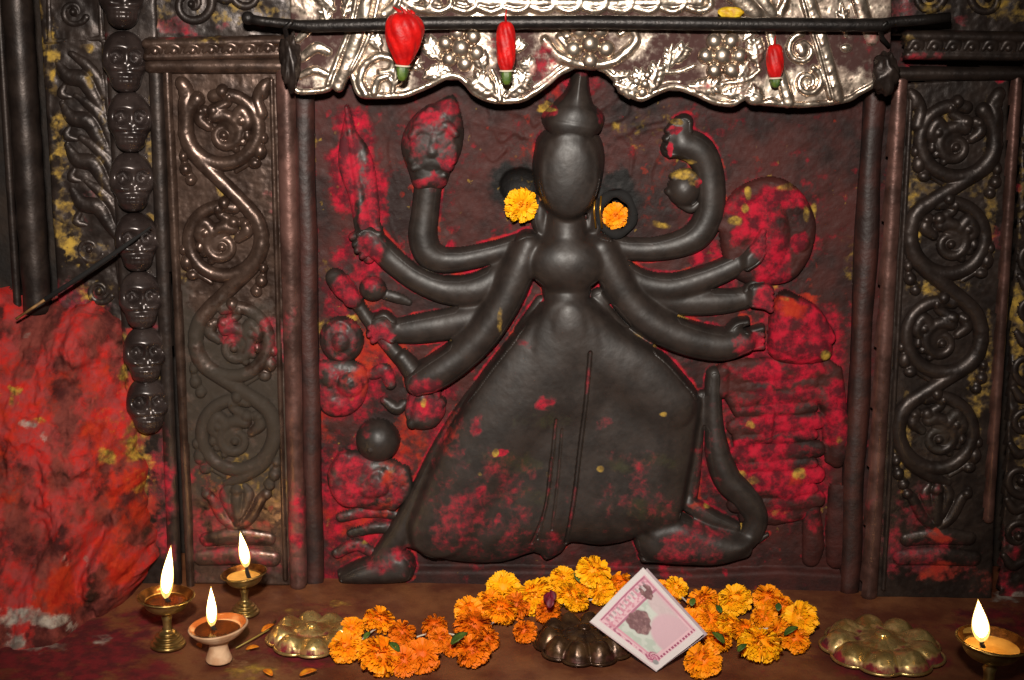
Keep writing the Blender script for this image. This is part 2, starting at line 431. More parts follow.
# far arms of the right fan
T([(600, 246, 12), (636, 252, 12), (668, 250, 13), (696, 240, 15), (710, 220, 15), (713, 195, 15), (710, 170, 15), (700, 152, 16), (684, 146, 15), (672, 150, 10)], .9, 1)
T([(684, 146, 11), (682, 132, 11), (686, 124, 9)], .9, 4, sm=4)
for a in ((670, 132, 678, 124), (668, 140, 676, 136), (668, 148, 678, 146), (671, 156, 682, 154)):   # curled fingers of the raised hand
    T([(a[2] + 8, a[3] + 4, 4), (a[2], a[3], 4), (a[0], a[1], 3.4)], 1, 8, sm=1.5)
T([(690, 132, 4.2), (688, 122, 4), (680, 121, 3.4)], 1, 8, sm=1.5)
T([(608, 262, 12), (640, 284, 13), (672, 290, 14), (706, 281, 13), (736, 268, 12), (750, 258, 11), (758, 248, 9)], .85, 4)
for k in range(4):
    T([(748, 258 + k * 3, 5), (758, 246 + k * 5, 4.4), (764, 232 + k * 7, 3.4)], 1, 15, sm=2)
T([(612, 275, 12), (646, 298, 13), (680, 305, 14), (716, 305, 14), (744, 302, 12), (760, 296, 12)], .85, 1)
for k in range(4):
    T([(754, 290 + k * 5, 4.4), (766, 289 + k * 6, 4.2), (772, 293 + k * 6, 3.4)], 1, 12, sm=2)
T([(748, 294, 4), (754, 286, 4), (764, 284, 3.2)], 1, 7, sm=1)
# hand-held small bowl under the raised hand keeps its own mesh (below)
# chest, neck, head
PL([(537, 240), (552, 233), (585, 233), (600, 240), (608, 252), (602, 274), (590, 294), (584, 312), (590, 340), (546, 340), (551, 312), (544, 294), (531, 274), (527, 252)], 22, 20, 2, 3)
T([(567, 215, 18), (567, 240, 21)], .9, 8, sm=6)
EL(567, 264, 39, 29, 20, 16, 6)
T([(567, 288, 24), (567, 316, 21), (567, 350, 26)], .5, 12, sm=10)
PL([(536, 152), (540, 138), (552, 130), (570, 127), (590, 130), (600, 140), (604, 156), (603, 174), (598, 190), (590, 206), (581, 217), (569, 222), (557, 218), (547, 206), (539, 191), (534, 172)], 26, 30, 12, 3, p=.55)
EL(569, 172, 30, 44, 9, 32, 8)
T([(541, 206, 8), (540, 222, 9), (545, 236, 8)], .9, 4, sm=2)         # ear pendants
T([(594, 204, 6), (597, 220, 7), (594, 236, 7)], .9, 4, sm=2)
T([(588, 196, 2.5), (590, 212, 2.5), (590, 230, 2.5)], 1, 12, sm=1)
# near arms
T([(528, 247, 14), (518, 272, 17), (504, 303, 17), (484, 334, 17), (460, 358, 17), (434, 376, 17), (418, 384, 14)], .9, 12, sm=2)
T([(602, 250, 14), (612, 273, 16), (630, 303, 16), (656, 326, 17), (690, 341, 17), (722, 347, 16), (744, 343, 13)], .85, 12, sm=2)
for k in range(4):
    T([(738, 338 + k * 5, 4.4), (754, 334 + k * 5, 4), (764, 331 + k * 6, 3.2)], 1, 8 + k % 2, sm=1.5)
T([(730, 336, 5), (738, 327, 4.4), (748, 324, 3.4)], 1, 12, sm=1.5)
for k in range(4):                                                     # left near hand resting over the small figure
    T([(424 - k * 3, 384 + k * 3, 4.4), (414 - k * 2, 398 + k * 5, 4), (412 - k, 408 + k * 5, 3.2)], 1, 5 + k % 2, sm=1.5)
T([(432, 388, 4.4), (436, 400, 4), (434, 410, 3.2)], 1, 6, sm=1.5)
# waist loops behind the near arms
T([(600, 300, 10), (604, 318, 12), (622, 334, 10), (650, 346, 8)], .7, 2)
T([(542, 306, 8), (532, 322, 9), (522, 334, 8)], .7, 2)
# hips and legs under the skirt
SK = [(549, 318), (587, 318), (604, 334), (640, 352), (672, 372), (694, 392), (699, 404), (695, 440), (688, 480), (682, 520), (662, 530), (630, 544), (600, 549), (572, 546), (562, 556), (546, 564), (534, 556), (500, 566), (450, 564), (410, 552), (404, 546), (425, 505), (446, 462), (470, 420), (496, 388), (518, 356), (534, 334)]
PL(SK, 25, 40, 4, 2, smooth=3)
T([(562, 322, 24), (540, 362, 36), (504, 416, 40), (470, 470, 36), (438, 530, 30)], .36, 20, sm=16)
T([(576, 322, 24), (604, 352, 28), (640, 376, 30), (670, 402, 26)], .5, 20, sm=14)
T([(672, 408, 28), (668, 460, 24), (660, 520, 20)], .2, 18, sm=14)
T([(567, 318, 26), (567, 345, 34), (567, 390, 34)], .38, 18, sm=16)
# outer edge of the robe running down to the planted left foot
T([(532, 328, 5), (502, 366, 7), (470, 404, 8), (440, 452, 9), (418, 500, 11), (398, 540, 14), (380, 566, 13)], .9, 4, sm=1.5)
T([(526, 336, 4), (496, 374, 4), (463, 414, 4), (432, 464, 4), (408, 514, 5)], 1, 9, sm=1)
PL([(338, 578), (350, 568), (372, 560), (396, 552), (412, 560), (414, 578), (400, 586), (344, 587)], 18, 14, 4, 4)
for k in range(5):
    T([(362 - k * 1, 572 + k * 2.6, 4), (348 - k, 575 + k * 2.6, 3.6), (339 + k, 578 + k * 2.2, 3)], 1, 8, sm=1.5)
# bent right leg, its drapery and the foot
T([(716, 378, 8), (715, 400, 9), (716, 430, 10), (720, 458, 13), (730, 484, 15), (748, 502, 15), (758, 524, 13), (746, 546, 12), (716, 556, 12)], .9, 4, sm=3)
T([(704, 400, 6), (698, 440, 8), (694, 480, 9), (690, 508, 9)], .8, 2, sm=3)
T([(690, 508, 9), (712, 522, 9), (736, 532, 7)], .9, 5, sm=3)
PL([(640, 546), (644, 528), (658, 520), (684, 518), (712, 528), (740, 536), (756, 540), (748, 556), (724, 566), (690, 568), (660, 566), (644, 560)], 22, 18, 4, 4)
T([(650, 545, 15), (676, 548, 16), (712, 556, 13), (744, 552, 10)], .8, 10, sm=6)
for k in range(5):
    T([(664 + k * 2, 536 + k * 6, 5), (650, 536 + k * 6, 4.6), (641 + k * .8, 537 + k * 6, 3.6)], 1, 13, sm=2)
T([(745, 548, 4), (758, 546, 4), (770, 540, 2)], 1, 3, sm=2)

skp = mm(SK, YM - 8); sl_all = (slice(0, G.nz), slice(0, G.nx))
sd = G.sdf([q[:2] for q in crom(skp, 3, True)], sl_all)
hp = G.sdf(mm([(537, 150), (548, 133), (592, 133), (603, 150), (600, 190), (570, 220), (540, 190)], YM - 20), sl_all)
B2 = blur(np.maximum(G.H, -4), 3); G.H = np.where((G.H > 5) & (blur((G.H > 5) * 1.0, 4) > .96), B2, G.H)
wsk = sstep(6, 26, sd) * sstep(mm([(567, 318)], YM - 25)[0][1], mm([(567, 352)], YM - 25)[0][1], G.Z)
B9 = blur(np.maximum(G.H, 0), 11); G.H = G.H * (1 - wsk) + B9 * wsk
whd = sstep(2, 14, hp); B5 = blur(np.maximum(G.H, 0), 8); G.H = G.H * (1 - whd) + B5 * whd
surf = fbm(G.X * .03, G.Z * .03, 8) - .5
G.H = np.where(G.H > -3, G.H + surf * 1.0 + (fbm(G.X * .1, G.Z * .1, 9) - .5) * .3, G.H)
# --- sash lines and skirt folds pressed into the stone
def groove(pts, r=2.0, d=2.0):
    g = HF(G.x0, G.x0 + (G.nx - 1) * G.step, G.z0, G.z0 + (G.nz - 1) * G.step, G.step, YS)
    g.tube(mm([(a, c, r) for a, c in pts], YM - 12), 1, 0, 0)
    G.H = G.H - np.clip(g.H, 0, 9) * d / r
    return np.clip(g.H, 0, 3) / 3
gr = groove([(590, 352), (586, 400), (580, 450), (574, 500), (566, 548)], 2.2, 3)
gr = np.maximum(gr, groove([(556, 420), (551, 470), (545, 510), (532, 545)], 1.8, 1.6))
gr = np.maximum(gr, groove([(551, 460), (546, 505), (538, 540)], 1.4, 1.2))
gr = np.maximum(gr, groove([(562, 430), (558, 480), (552, 530)], 1.4, 1.0))
PX, PY = G.pxy()
G.at['red'] = np.clip(np.maximum.reduce([
    G.cavity(4, 1.2, 4.5) * .95 * sstep(.3, .6, fbm(G.X * .035, G.Z * .035, 31, 4)),
    .6 * sstep(5, -1, G.H) * sstep(.36, .6, fbm(G.X * .05, G.Z * .05, 33)),
    gr * .7 * sstep(.3, .55, fbm(G.X * .04, G.Z * .04, 37)),
    G.blobs([(432, 145, 34, 46, .45), (372, 250, 16, 20, .75), (382, 330, 16, 22, .7), (426, 402, 26, 26, .7), (766, 300, 14, 18, .9), (752, 345, 24, 18, .75), (765, 245, 16, 24, .8), (690, 545, 50, 24, .42), (722, 440, 14, 60, .3), (478, 424, 6, 14, .5), (488, 480, 30, 40, .34), (498, 452, 8, 7, .8), (480, 492, 6, 8, .7), (494, 520, 6, 10, .6), (547, 404, 10, 7, .6), (600, 425, 10, 9, .5), (450, 545, 60, 24, .3), (640, 490, 50, 60, .3), (490, 510, 80, 60, .3), (450, 440, 24, 60, .28), (674, 126, 12, 5, .9), (670, 148, 5, 10, .8), (540, 540, 40, 24, .22), (395, 560, 40, 20, .4), (516, 340, 16, 8, .45), (700, 480, 12, 40, .5)], 40)]), 0, 1)
G.at['dirt_dark'] = G.blobs([(510, 462, 50, 14, .5), (640, 462, 50, 12, .4), (520, 500, 50, 14, .4), (640, 510, 50, 12, .4), (545, 420, 40, 12, .35)], 39, warp=6)
G.at['orange'] = np.clip(np.maximum(.8 * sstep(2, -2, G.H) * sstep(.5, .72, fbm(G.X * .03, G.Z * .03, 43)), G.blobs([(700, 505, 14, 6, .5), (432, 398, 8, 8, .5), (455, 440, 10, 40, .3)], 50)), 0, 1)
G.at['yellow'] = np.clip(np.maximum(G.cavity(4, 1.5, 5) * sstep(.52, .68, fbm(G.X * .03, G.Z * .03, 47)), G.blobs([(496, 453, 3, 4, .9), (665, 415, 5, 3, .9), (600, 470, 4, 4, .9), (706, 505, 5, 4, .7), (676, 121, 8, 4, .9), (686, 162, 14, 3, .8), (480, 474, 3, 4, .4), (547, 474, 3, 4, .5), (500, 320, 4, 16, .5)], 60, warp=3)), 0, 1)
zsk = mm([(567, 342)], YM - 25)[0][1]
skc = (sd > -1.0) & (G.Z < zsk)
body = G.build('deity_figure', M['stone'], panel, cells=~skc, seamless=True)
skirt = G.build('skirt', M['stone'], body, cells=skc, seamless=True); skirt['label'] = 'broad pleated skirt stained with red and yellow powder'

def relief(name, parent, Ym, boxpx, fn, mat, red=None, orange=None, yellow=None, step=1.0, Y0=YS, cav=.8, noise=1.0, dirt_dark=0.0, cut=-3.0, seed=0):
    h = HF.px(*boxpx, Ym, step, Y0)
    fn(h, lambda pts, k=1.0, base=0.0, sm=2.0, **kw: h.tube(mm(pts, Ym), k, base, sm, **kw), lambda pts, Hh, w, base=0.0, sm=2.0, **kw: h.poly(mm(pts, Ym), Hh, w, base, sm, **kw),
       lambda px, py, rx, rz, Hh, base=0.0, sm=2.0, **kw: h.ell(mm([(px, py)], Ym)[0], rx, rz, Hh, base, sm, **kw))
    if noise: h.H = np.where(h.H > -5, h.H + (fbm(h.X * .09, h.Z * .09, 5 + seed) - .5) * 2 * noise, h.H)
    r = np.zeros(h.X.shape)
    if cav: r = np.maximum(r, cav * h.cavity(3, .8, 3.2) * sstep(.25, .5, fbm(h.X * .05, h.Z * .05, 71 + seed)))
    if red: r = np.maximum(r, h.blobs(red, 70 + seed))
    h.at['red'] = r
    if orange: h.at['orange'] = h.blobs(orange, 80 + seed)
    if yellow: h.at['yellow'] = h.blobs(yellow, 90 + seed, warp=4)
    if dirt_dark: h.at['dirt_dark'] = dirt_dark * h.cavity(3, .25, 1.4)
    return h.build(name, mat, parent, cut=cut), h

# --- headdress
def f(h, T, PL, EL):
    PL([(546, 130), (545, 120), (549, 113), (558, 109), (565, 97), (571, 82), (577, 69), (582, 66), (586, 72), (588, 87), (592, 104), (600, 112), (604, 120), (602, 132), (590, 140), (570, 138), (556, 140)], 22, 16, 8, 3, smooth=3)
    EL(574, 121, 26, 15, 10, 22, 8); T([(573, 124, 24), (576, 108, 15), (580, 90, 8), (583, 72, 4)], .7, 20, sm=8)
hd, _ = relief('headdress', body, 5, (535, 55, 615, 145), f, M['stone'], [(546, 112, 8, 10, .6), (604, 116, 6, 12, .7), (583, 70, 10, 8, .7)], None, [(548, 109, 8, 3, .9)], noise=.3, cav=.3)

# --- raised oval skull-like head in the upper left hand
def f(h, T, PL, EL):
    PL([(400, 150), (404, 130), (416, 114), (434, 104), (452, 96), (459, 110), (463, 132), (460, 155), (450, 174), (442, 190), (416, 192), (407, 172)], 13, 16, 4, 2)
    EL(432, 140, 22, 30, 6, 14, 4); EL(422, 140, 8, 7, -5, 0, 0)
    T([(412, 136, 4), (420, 128, 5), (430, 132, 4)], .7, 17); T([(438, 132, 4), (446, 126, 5), (455, 134, 4)], .7, 17)
    T([(434, 134, 4), (433, 146, 5), (432, 152, 6)], .7, 17); T([(414, 168, 4), (430, 162, 5), (448, 168, 4)], .6, 15)
    T([(416, 152, 6), (412, 160, 5)], .6, 14); T([(452, 148, 6), (450, 160, 6)], .6, 14); T([(430, 112, 5), (436, 122, 5)], .6, 15)
    T([(418, 176, 3), (430, 180, 3.4), (444, 176, 3)], .7, 13)
relief('raised_head', panel, 12, (390, 85, 475, 200), f, M['stone'], [(430, 130, 36, 40, .5), (440, 110, 26, 14, .7), (452, 160, 12, 14, .85), (428, 186, 24, 8, .8), (416, 142, 10, 20, .5)], [(404, 170, 6, 16, .5)], [(398, 165, 5, 14, .3)], cav=.7, noise=.6, seed=1)[0]['label'] = 'oval head held up in the hand, streaked with red'
# --- sword
def f(h, T, PL, EL):
    PL([(346, 104), (352, 118), (356, 132), (368, 150), (376, 180), (380, 236), (374, 262), (362, 262), (354, 232), (348, 200), (338, 170), (338, 146), (343, 120)], 7, 8, 2, 1)
    T([(346, 108, 2), (352, 150, 3), (358, 190, 3)], .8, 8); T([(358, 188, 6), (362, 210, 7), (365, 236, 7)], .9, 6)
    T([(352, 238, 4), (364, 234, 5), (378, 230, 4)], .9, 6)
h_, _ = relief('sword', panel, 20, (325, 95, 395, 275), f, M['stone'], [(348, 155, 20, 60, 1.0), (372, 200, 12, 80, 1.0), (350, 210, 6, 40, .8), (368, 250, 20, 20, .8)], cav=.3, noise=1.0, seed=2)
h_['label'] = 'upright sword blade coated in crimson powder'
# --- staff crossing the third left hand
def f(h, T, PL, EL):
    T([(334, 280, 10), (344, 292, 11), (356, 306, 7), (372, 328, 7), (392, 352, 8), (412, 374, 9)], .9, 4)
    EL(338, 284, 11, 10, 10, 6); EL(352, 302, 10, 8, 9, 6); T([(402, 360, 9), (414, 376, 11)], .9, 7)
relief('staff', panel, 16, (318, 262, 430, 392), f, M['stone'], [(342, 292, 22, 24, .85), (384, 344, 14, 14, .6)], None, None, cav=.4, noise=.6, seed=3)
# --- round pommel and rosettes beside it
def f(h, T, PL, EL):
    EL(372, 290, 14, 13, 12, 2); T([(384, 296, 6), (398, 300, 6), (408, 304, 4)], .7, 1)
relief('tassel', panel, 20, (350, 270, 415, 315), f, M['stone'], [(372, 280, 14, 10, .8)], [(380, 292, 8, 6, .5)], cav=.4, seed=4)
# --- left attendants: discs, severed heads and a small crouching figure
def f(h, T, PL, EL):
    EL(341, 341, 23, 25, 12, 1); T([(328, 330, 3), (341, 322, 3), (354, 334, 3), (352, 350, 3), (338, 358, 3), (328, 346, 3), (328, 330, 3)], .8, 8); EL(341, 341, 9, 10, 5, 11)
relief('round_shield', panel, 22, (310, 310, 372, 372), f, M['stone'], [(341, 341, 26, 28, .5)], [(350, 326, 16, 10, .4)], [(322, 322, 10, 8, .4)], seed=5)
def f(h, T, PL, EL):
    PL([(316, 366), (332, 360), (356, 362), (368, 376), (364, 402), (350, 416), (330, 418), (316, 404)], 10, 14, 1)
    EL(350, 384, 14, 14, 9, 8); EL(330, 378, 10, 11, 7, 7); EL(338, 404, 12, 9, 7, 6); T([(372, 376, 6), (384, 372, 8), (390, 386, 6)], .8, 1); T([(384, 402, 5), (396, 410, 7), (404, 404, 4)], .9, 2)
relief('attendant_head', panel, 22, (304, 350, 412, 426), f, M['stone'], [(345, 388, 44, 36, .7), (380, 376, 20, 14, .6)], [(362, 380, 20, 18, .5)], [(352, 398, 6, 4, .5)], noise=1.6, seed=6)
def f(h, T, PL, EL):
    EL(377, 443, 23, 23, 21, 3); EL(371, 448, 3, 3, 1.5, 22)
relief('round_head', panel, 16, (345, 412, 408, 474), f, M['stone'], [(377, 462, 22, 8, .35), (364, 430, 8, 12, .3)], None, None, noise=.3, cav=.2, seed=7)[0]['label'] = 'smooth black ball shaped head'
def f(h, T, PL, EL):
    PL([(336, 470), (348, 452), (366, 456), (396, 462), (408, 478), (402, 500), (384, 512), (352, 508), (336, 494)], 12, 16, 2)
    T([(344, 460, 9), (336, 480, 10), (346, 500, 9), (366, 500, 8)], .9, 5); T([(370, 488, 13), (378, 480, 12)], .8, 8); T([(402, 474, 8), (404, 492, 8), (392, 506, 7)], .8, 5)
    EL(378, 486, 13, 12, 10, 10); T([(340, 520, 6), (370, 514, 7), (404, 520, 5)], .7, 1); T([(350, 536, 5), (380, 530, 7), (406, 534, 5)], .7, 1); T([(336, 556, 6), (356, 548, 7), (372, 556, 6)], .7, 1)
relief('crouching_attendant', panel, 20, (322, 446, 420, 566), f, M['stone'], [(352, 482, 36, 36, .85), (392, 486, 20, 26, .55), (370, 520, 44, 14, .6), (350, 552, 30, 14, .6)], [(392, 474, 18, 18, .6), (384, 508, 20, 10, .4)], [(390, 498, 4, 4, .7), (366, 542, 4, 4, .6), (392, 470, 6, 4, .4)], noise=1.8, seed=8)
def f(h, T, PL, EL):
    PL([(412, 396), (424, 388), (440, 400), (446, 412), (436, 428), (420, 432), (408, 424)], 12, 12, 1)
    T([(412, 424, 6), (424, 416, 7), (440, 404, 6)], .9, 7)
relief('bowl_in_hand', panel, 20, (398, 380, 456, 440), f, M['stone'], [(426, 404, 24, 22, .7)], [(424, 396, 8, 7, .5)], [(423, 402, 4, 5, .5)], seed=9)
# --- small dark pot under the raised right hand
def f(h, T, PL, EL):
    EL(685, 190, 17, 18, 17, 2); T([(674, 178, 3), (688, 174, 4), (700, 182, 3)], .8, 10); T([(670, 192, 4), (676, 196, 4)], .8, 8); T([(682, 204, 5), (692, 210, 4), (700, 204, 3)], .7, 6)
relief('hanging_pot', panel, 18, (662, 164, 708, 216), f, M['stone'], [(702, 184, 6, 10, .8)], [(700, 178, 8, 8, .5)], [(682, 174, 16, 6, 1.0), (694, 178, 8, 8, .7)], cav=.3, noise=.4, seed=10)
# --- shield of the right side and the powder-caked attendants under it
def f(h, T, PL, EL):
    PL([(722, 250), (720, 220), (732, 194), (756, 180), (780, 178), (802, 192), (816, 218), (815, 245), (804, 270), (786, 284), (752, 286), (730, 274)], 9, 10, 2)
    T([(748, 196, 10), (768, 192, 9), (790, 204, 8), (800, 228, 8)], .6, 7); T([(740, 214, 9), (742, 238, 10)], .6, 7); T([(770, 210, 16), (772, 240, 18), (764, 268, 14)], .45, 8); EL(802, 243, 8, 9, 6, 8); T([(725, 226, 8), (735, 222, 8)], .6, 5)
relief('oval_shield', panel, 22, (710, 168, 826, 296), f, M['slab'], [(760, 210, 40, 30, .7), (772, 250, 26, 40, .95), (744, 224, 16, 26, .7), (800, 242, 10, 12, 1.0), (790, 200, 24, 16, .8)], None, [(735, 222, 9, 7, .9), (748, 192, 4, 7, .9), (806, 214, 3, 10, .8), (788, 188, 14, 6, .5), (745, 208, 5, 6, .6)], cav=.4, noise=2.0, seed=11)[0]['label'] = 'oval shield mottled with crimson and yellow powder'
def f(h, T, PL, EL):
    PL([(772, 310), (786, 296), (806, 300), (824, 318), (834, 344), (828, 362), (796, 366), (770, 356)], 16, 18, 2)
    T([(786, 300, 8), (812, 314, 8), (828, 338, 8)], .7, 10); T([(782, 316, 6), (800, 330, 8), (806, 350, 8)], .6, 12); EL(784, 306, 10, 9, 8, 8)
relief('bowed_attendant', panel, 20, (760, 284, 846, 374), f, M['slab'], [(800, 335, 50, 44, 1.0)], [(784, 304, 16, 12, .9), (800, 312, 12, 10, .5)], [(826, 356, 6, 6, .8), (784, 300, 6, 4, .5)], cav=.3, noise=2.0, seed=12)
def f(h, T, PL, EL):
    PL([(724, 366), (740, 360), (830, 360), (846, 384), (848, 430), (842, 462), (826, 464), (820, 400), (814, 480), (812, 520), (740, 524), (738, 470), (736, 420), (722, 396)], 6, 8, 1, smooth=2)
    for i, yy in enumerate((372, 396, 424, 452, 478, 502)):
        T([(736, yy + 4, 9), (776, yy + 2, 10), (818, yy - 2, 9)], .5, 4)
        if i < 5: T([(744, yy + 16, 5), (784, yy + 14, 6), (814, yy + 12, 5)], .5, 6)
    T([(826, 396, 9), (838, 420, 12), (840, 448, 12), (838, 462, 8)], .8, 3); T([(724, 372, 8), (722, 392, 8)], .8, 3); T([(738, 430, 7), (744, 460, 8), (740, 490, 7)], .7, 3)
    T([(770, 412, 5), (768, 440, 4)], .7, 8); T([(760, 484, 14), (790, 488, 14)], .5, 5)
relief('draped_attendant', panel, 22, (708, 348, 860, 536), f, M['slab'], [(780, 372, 62, 16, 1.0), (775, 400, 60, 14, .8), (790, 425, 66, 14, 1.0), (838, 415, 18, 40, .9), (770, 450, 52, 14, .95), (800, 485, 46, 18, .9), (768, 478, 50, 24, .8), (790, 512, 40, 14, .5)], [(790, 480, 20, 10, .3)], [(740, 475, 8, 5, .9), (752, 480, 10, 6, .8), (800, 476, 8, 7, .9), (750, 424, 5, 5, .5), (838, 440, 4, 5, .6), (780, 512, 10, 4, .4)], cav=.35, noise=1.6, seed=13)[0]['label'] = 'attendant swathed in banded crimson drapery'
def f(h, T, PL, EL):
    T([(812, 512, 10), (814, 545, 12), (812, 560, 10)], .6, 1); T([(842, 490, 13), (840, 530, 15), (838, 560, 12)], .6, 1)
relief('attendant_leg', panel, 24, (795, 485, 862, 580), f, M['slab'], [(815, 520, 14, 20, .4)], None, None, noise=1.0, seed=14)

# --- the slab itself
S = HF.px(283, 40, 900, 612, 30, 1.5, YS, 0.0)
S.H = (fbm(S.X * .02, S.Z * .02, 1, 5) - .5) * 4 + (fbm(S.X * .12, S.Z * .12, 2) - .5) * 1.6
def swirl(pts, r=3, k=.5): S.tube(mm([(a, c, r) for a, c in pts], 30), k, -.6, 1.0)
for i in range(9):                                   # incised flame tongues round the head
    a = -1.25 + i * .31; cx, cy = 570, 150
    p = [(cx + math.sin(a) * q + 7 * math.sin(q * .12 + i), cy - math.cos(a) * q * .95) for q in (46, 58, 70, 82, 94)]
    swirl(p, 3.2)
    swirl([(x + 8, y + 5) for x, y in p[1:]], 2.2)
swirl([(396, 180), (390, 150), (398, 118), (420, 100)], 3); swirl([(468, 180), (474, 150), (470, 118)], 2.6)
swirl([(380, 140), (384, 180), (390, 220), (400, 245)], 2.4); swirl([(660, 150), (650, 175), (655, 200)], 2.4); swirl([(620, 130), (632, 150), (630, 175)], 2.4)
swirl([(690, 120), (700, 108), (696, 96)], 2.6); swirl([(700, 124), (712, 112)], 2.2); swirl([(480, 140), (492, 160), (505, 150)], 2.4); swirl([(490, 110), (500, 140), (515, 130)], 2.4)
S.poly(mm([(404, 566), (560, 566), (690, 570), (780, 566), (870, 572), (870, 598), (404, 592)], 30), 9, 6, 0, 1, smooth=0)
S.ell(mm([(520, 186)], 30)[0], 20, 18, 9, 0, 0, op='sub'); S.ell(mm([(616, 212)], 30)[0], 17, 22, 12, 0, 0, op='sub')
# pigment: ragged fields plus what has run into the angle where the carving rises from the slab
xs = (S.X - G.x0) / G.step; zs = (S.Z - G.z0) / G.step
ok = (xs >= 0) & (xs < G.nx - 1) & (zs >= 0) & (zs < G.nz - 1)
hn = np.full(S.X.shape, -60.0); hn[ok] = G.H[zs[ok].astype(int), xs[ok].astype(int)]
near = sstep(-26, -4, hn) * ok
n1 = fbm(S.X * .03, S.Z * .03, 12); n2 = fbm(S.X * .07, S.Z * .07, 15, 5)
S.at['red'] = np.clip(np.maximum.reduce([S.blobs(SLABRED, 20, warp=14), near * sstep(.34, .58, n1) * .85, .3 * sstep(.35, .75, n1), .5 * sstep(.62, .8, n2)]), 0, 1)
S.at['orange'] = np.clip(np.maximum.reduce([S.blobs(SLABORG, 21, warp=14), near * sstep(.5, .66, n2) * .6, .42 * sstep(.7, .82, fbm(S.X * .08, S.Z * .08, 55, 5))]), 0, 1)
S.at['yellow'] = np.clip(np.maximum(S.blobs(SLABYEL, 22, warp=5, nscale=.2), .55 * sstep(.76, .84, fbm(S.X * .13, S.Z * .13, 77, 4))), 0, 1)
S.at['dirt_dark'] = np.clip(S.blobs([(518, 186, 34, 26, 1.3), (616, 205, 26, 36, 1.3), (620, 180, 10, 20, 1.0), (640, 110, 40, 40, .4), (600, 160, 24, 60, .35), (870, 120, 30, 60, .4)], 23, warp=8), 0, 1)  # soot at the ear hollows, plus fainter dark patches
S.at['red'] *= 1 - S.at['dirt_dark']; S.at['orange'] *= 1 - S.at['dirt_dark']
S.build('backing_slab', M['slab'], panel, back=25)
# ================================================================== embossed copper surround
def quad_rail(name, m, parent, a, b, wa, wb, Y, depth, attrs_red=None):
    """an upright or level half-round moulding between photo points a and b (Y in mm)"""
    h = HF.px(min(a[0], b[0]) - 18, min(a[1], b[1]) - 18, max(a[0], b[0]) + 18, max(a[1], b[1]) + 18, Y, 1.2, Y + depth)
    h.tube(mm([(a[0], a[1], wa), ((a[0] + b[0]) / 2, (a[1] + b[1]) / 2, (wa + wb) / 2), (b[0], b[1], wb)], Y), depth / max(wa, wb), 0, 0, n=2)
    h.H = np.where(h.H > -3, h.H + (fbm(h.X * .03, h.Z * .03, 3) - .5) * 1.2 + (fbm(h.X * .2, h.Z * .2, 4) - .5) * .4, h.H)
    if attrs_red: h.at['red'] = h.blobs(attrs_red, 5)
    return h.build(name, m, parent, cut=-4)

def spiral(cx, cy, R0, R1, a0, turns, n=26):
    return [(cx + (R0 + (R1 - R0) * (i / n) ** .85) * math.cos(a0 + turns * 2 * PI * i / n), cy + (R0 + (R1 - R0) * (i / n) ** .85) * math.sin(a0 + turns * 2 * PI * i / n)) for i in range(n + 1)]

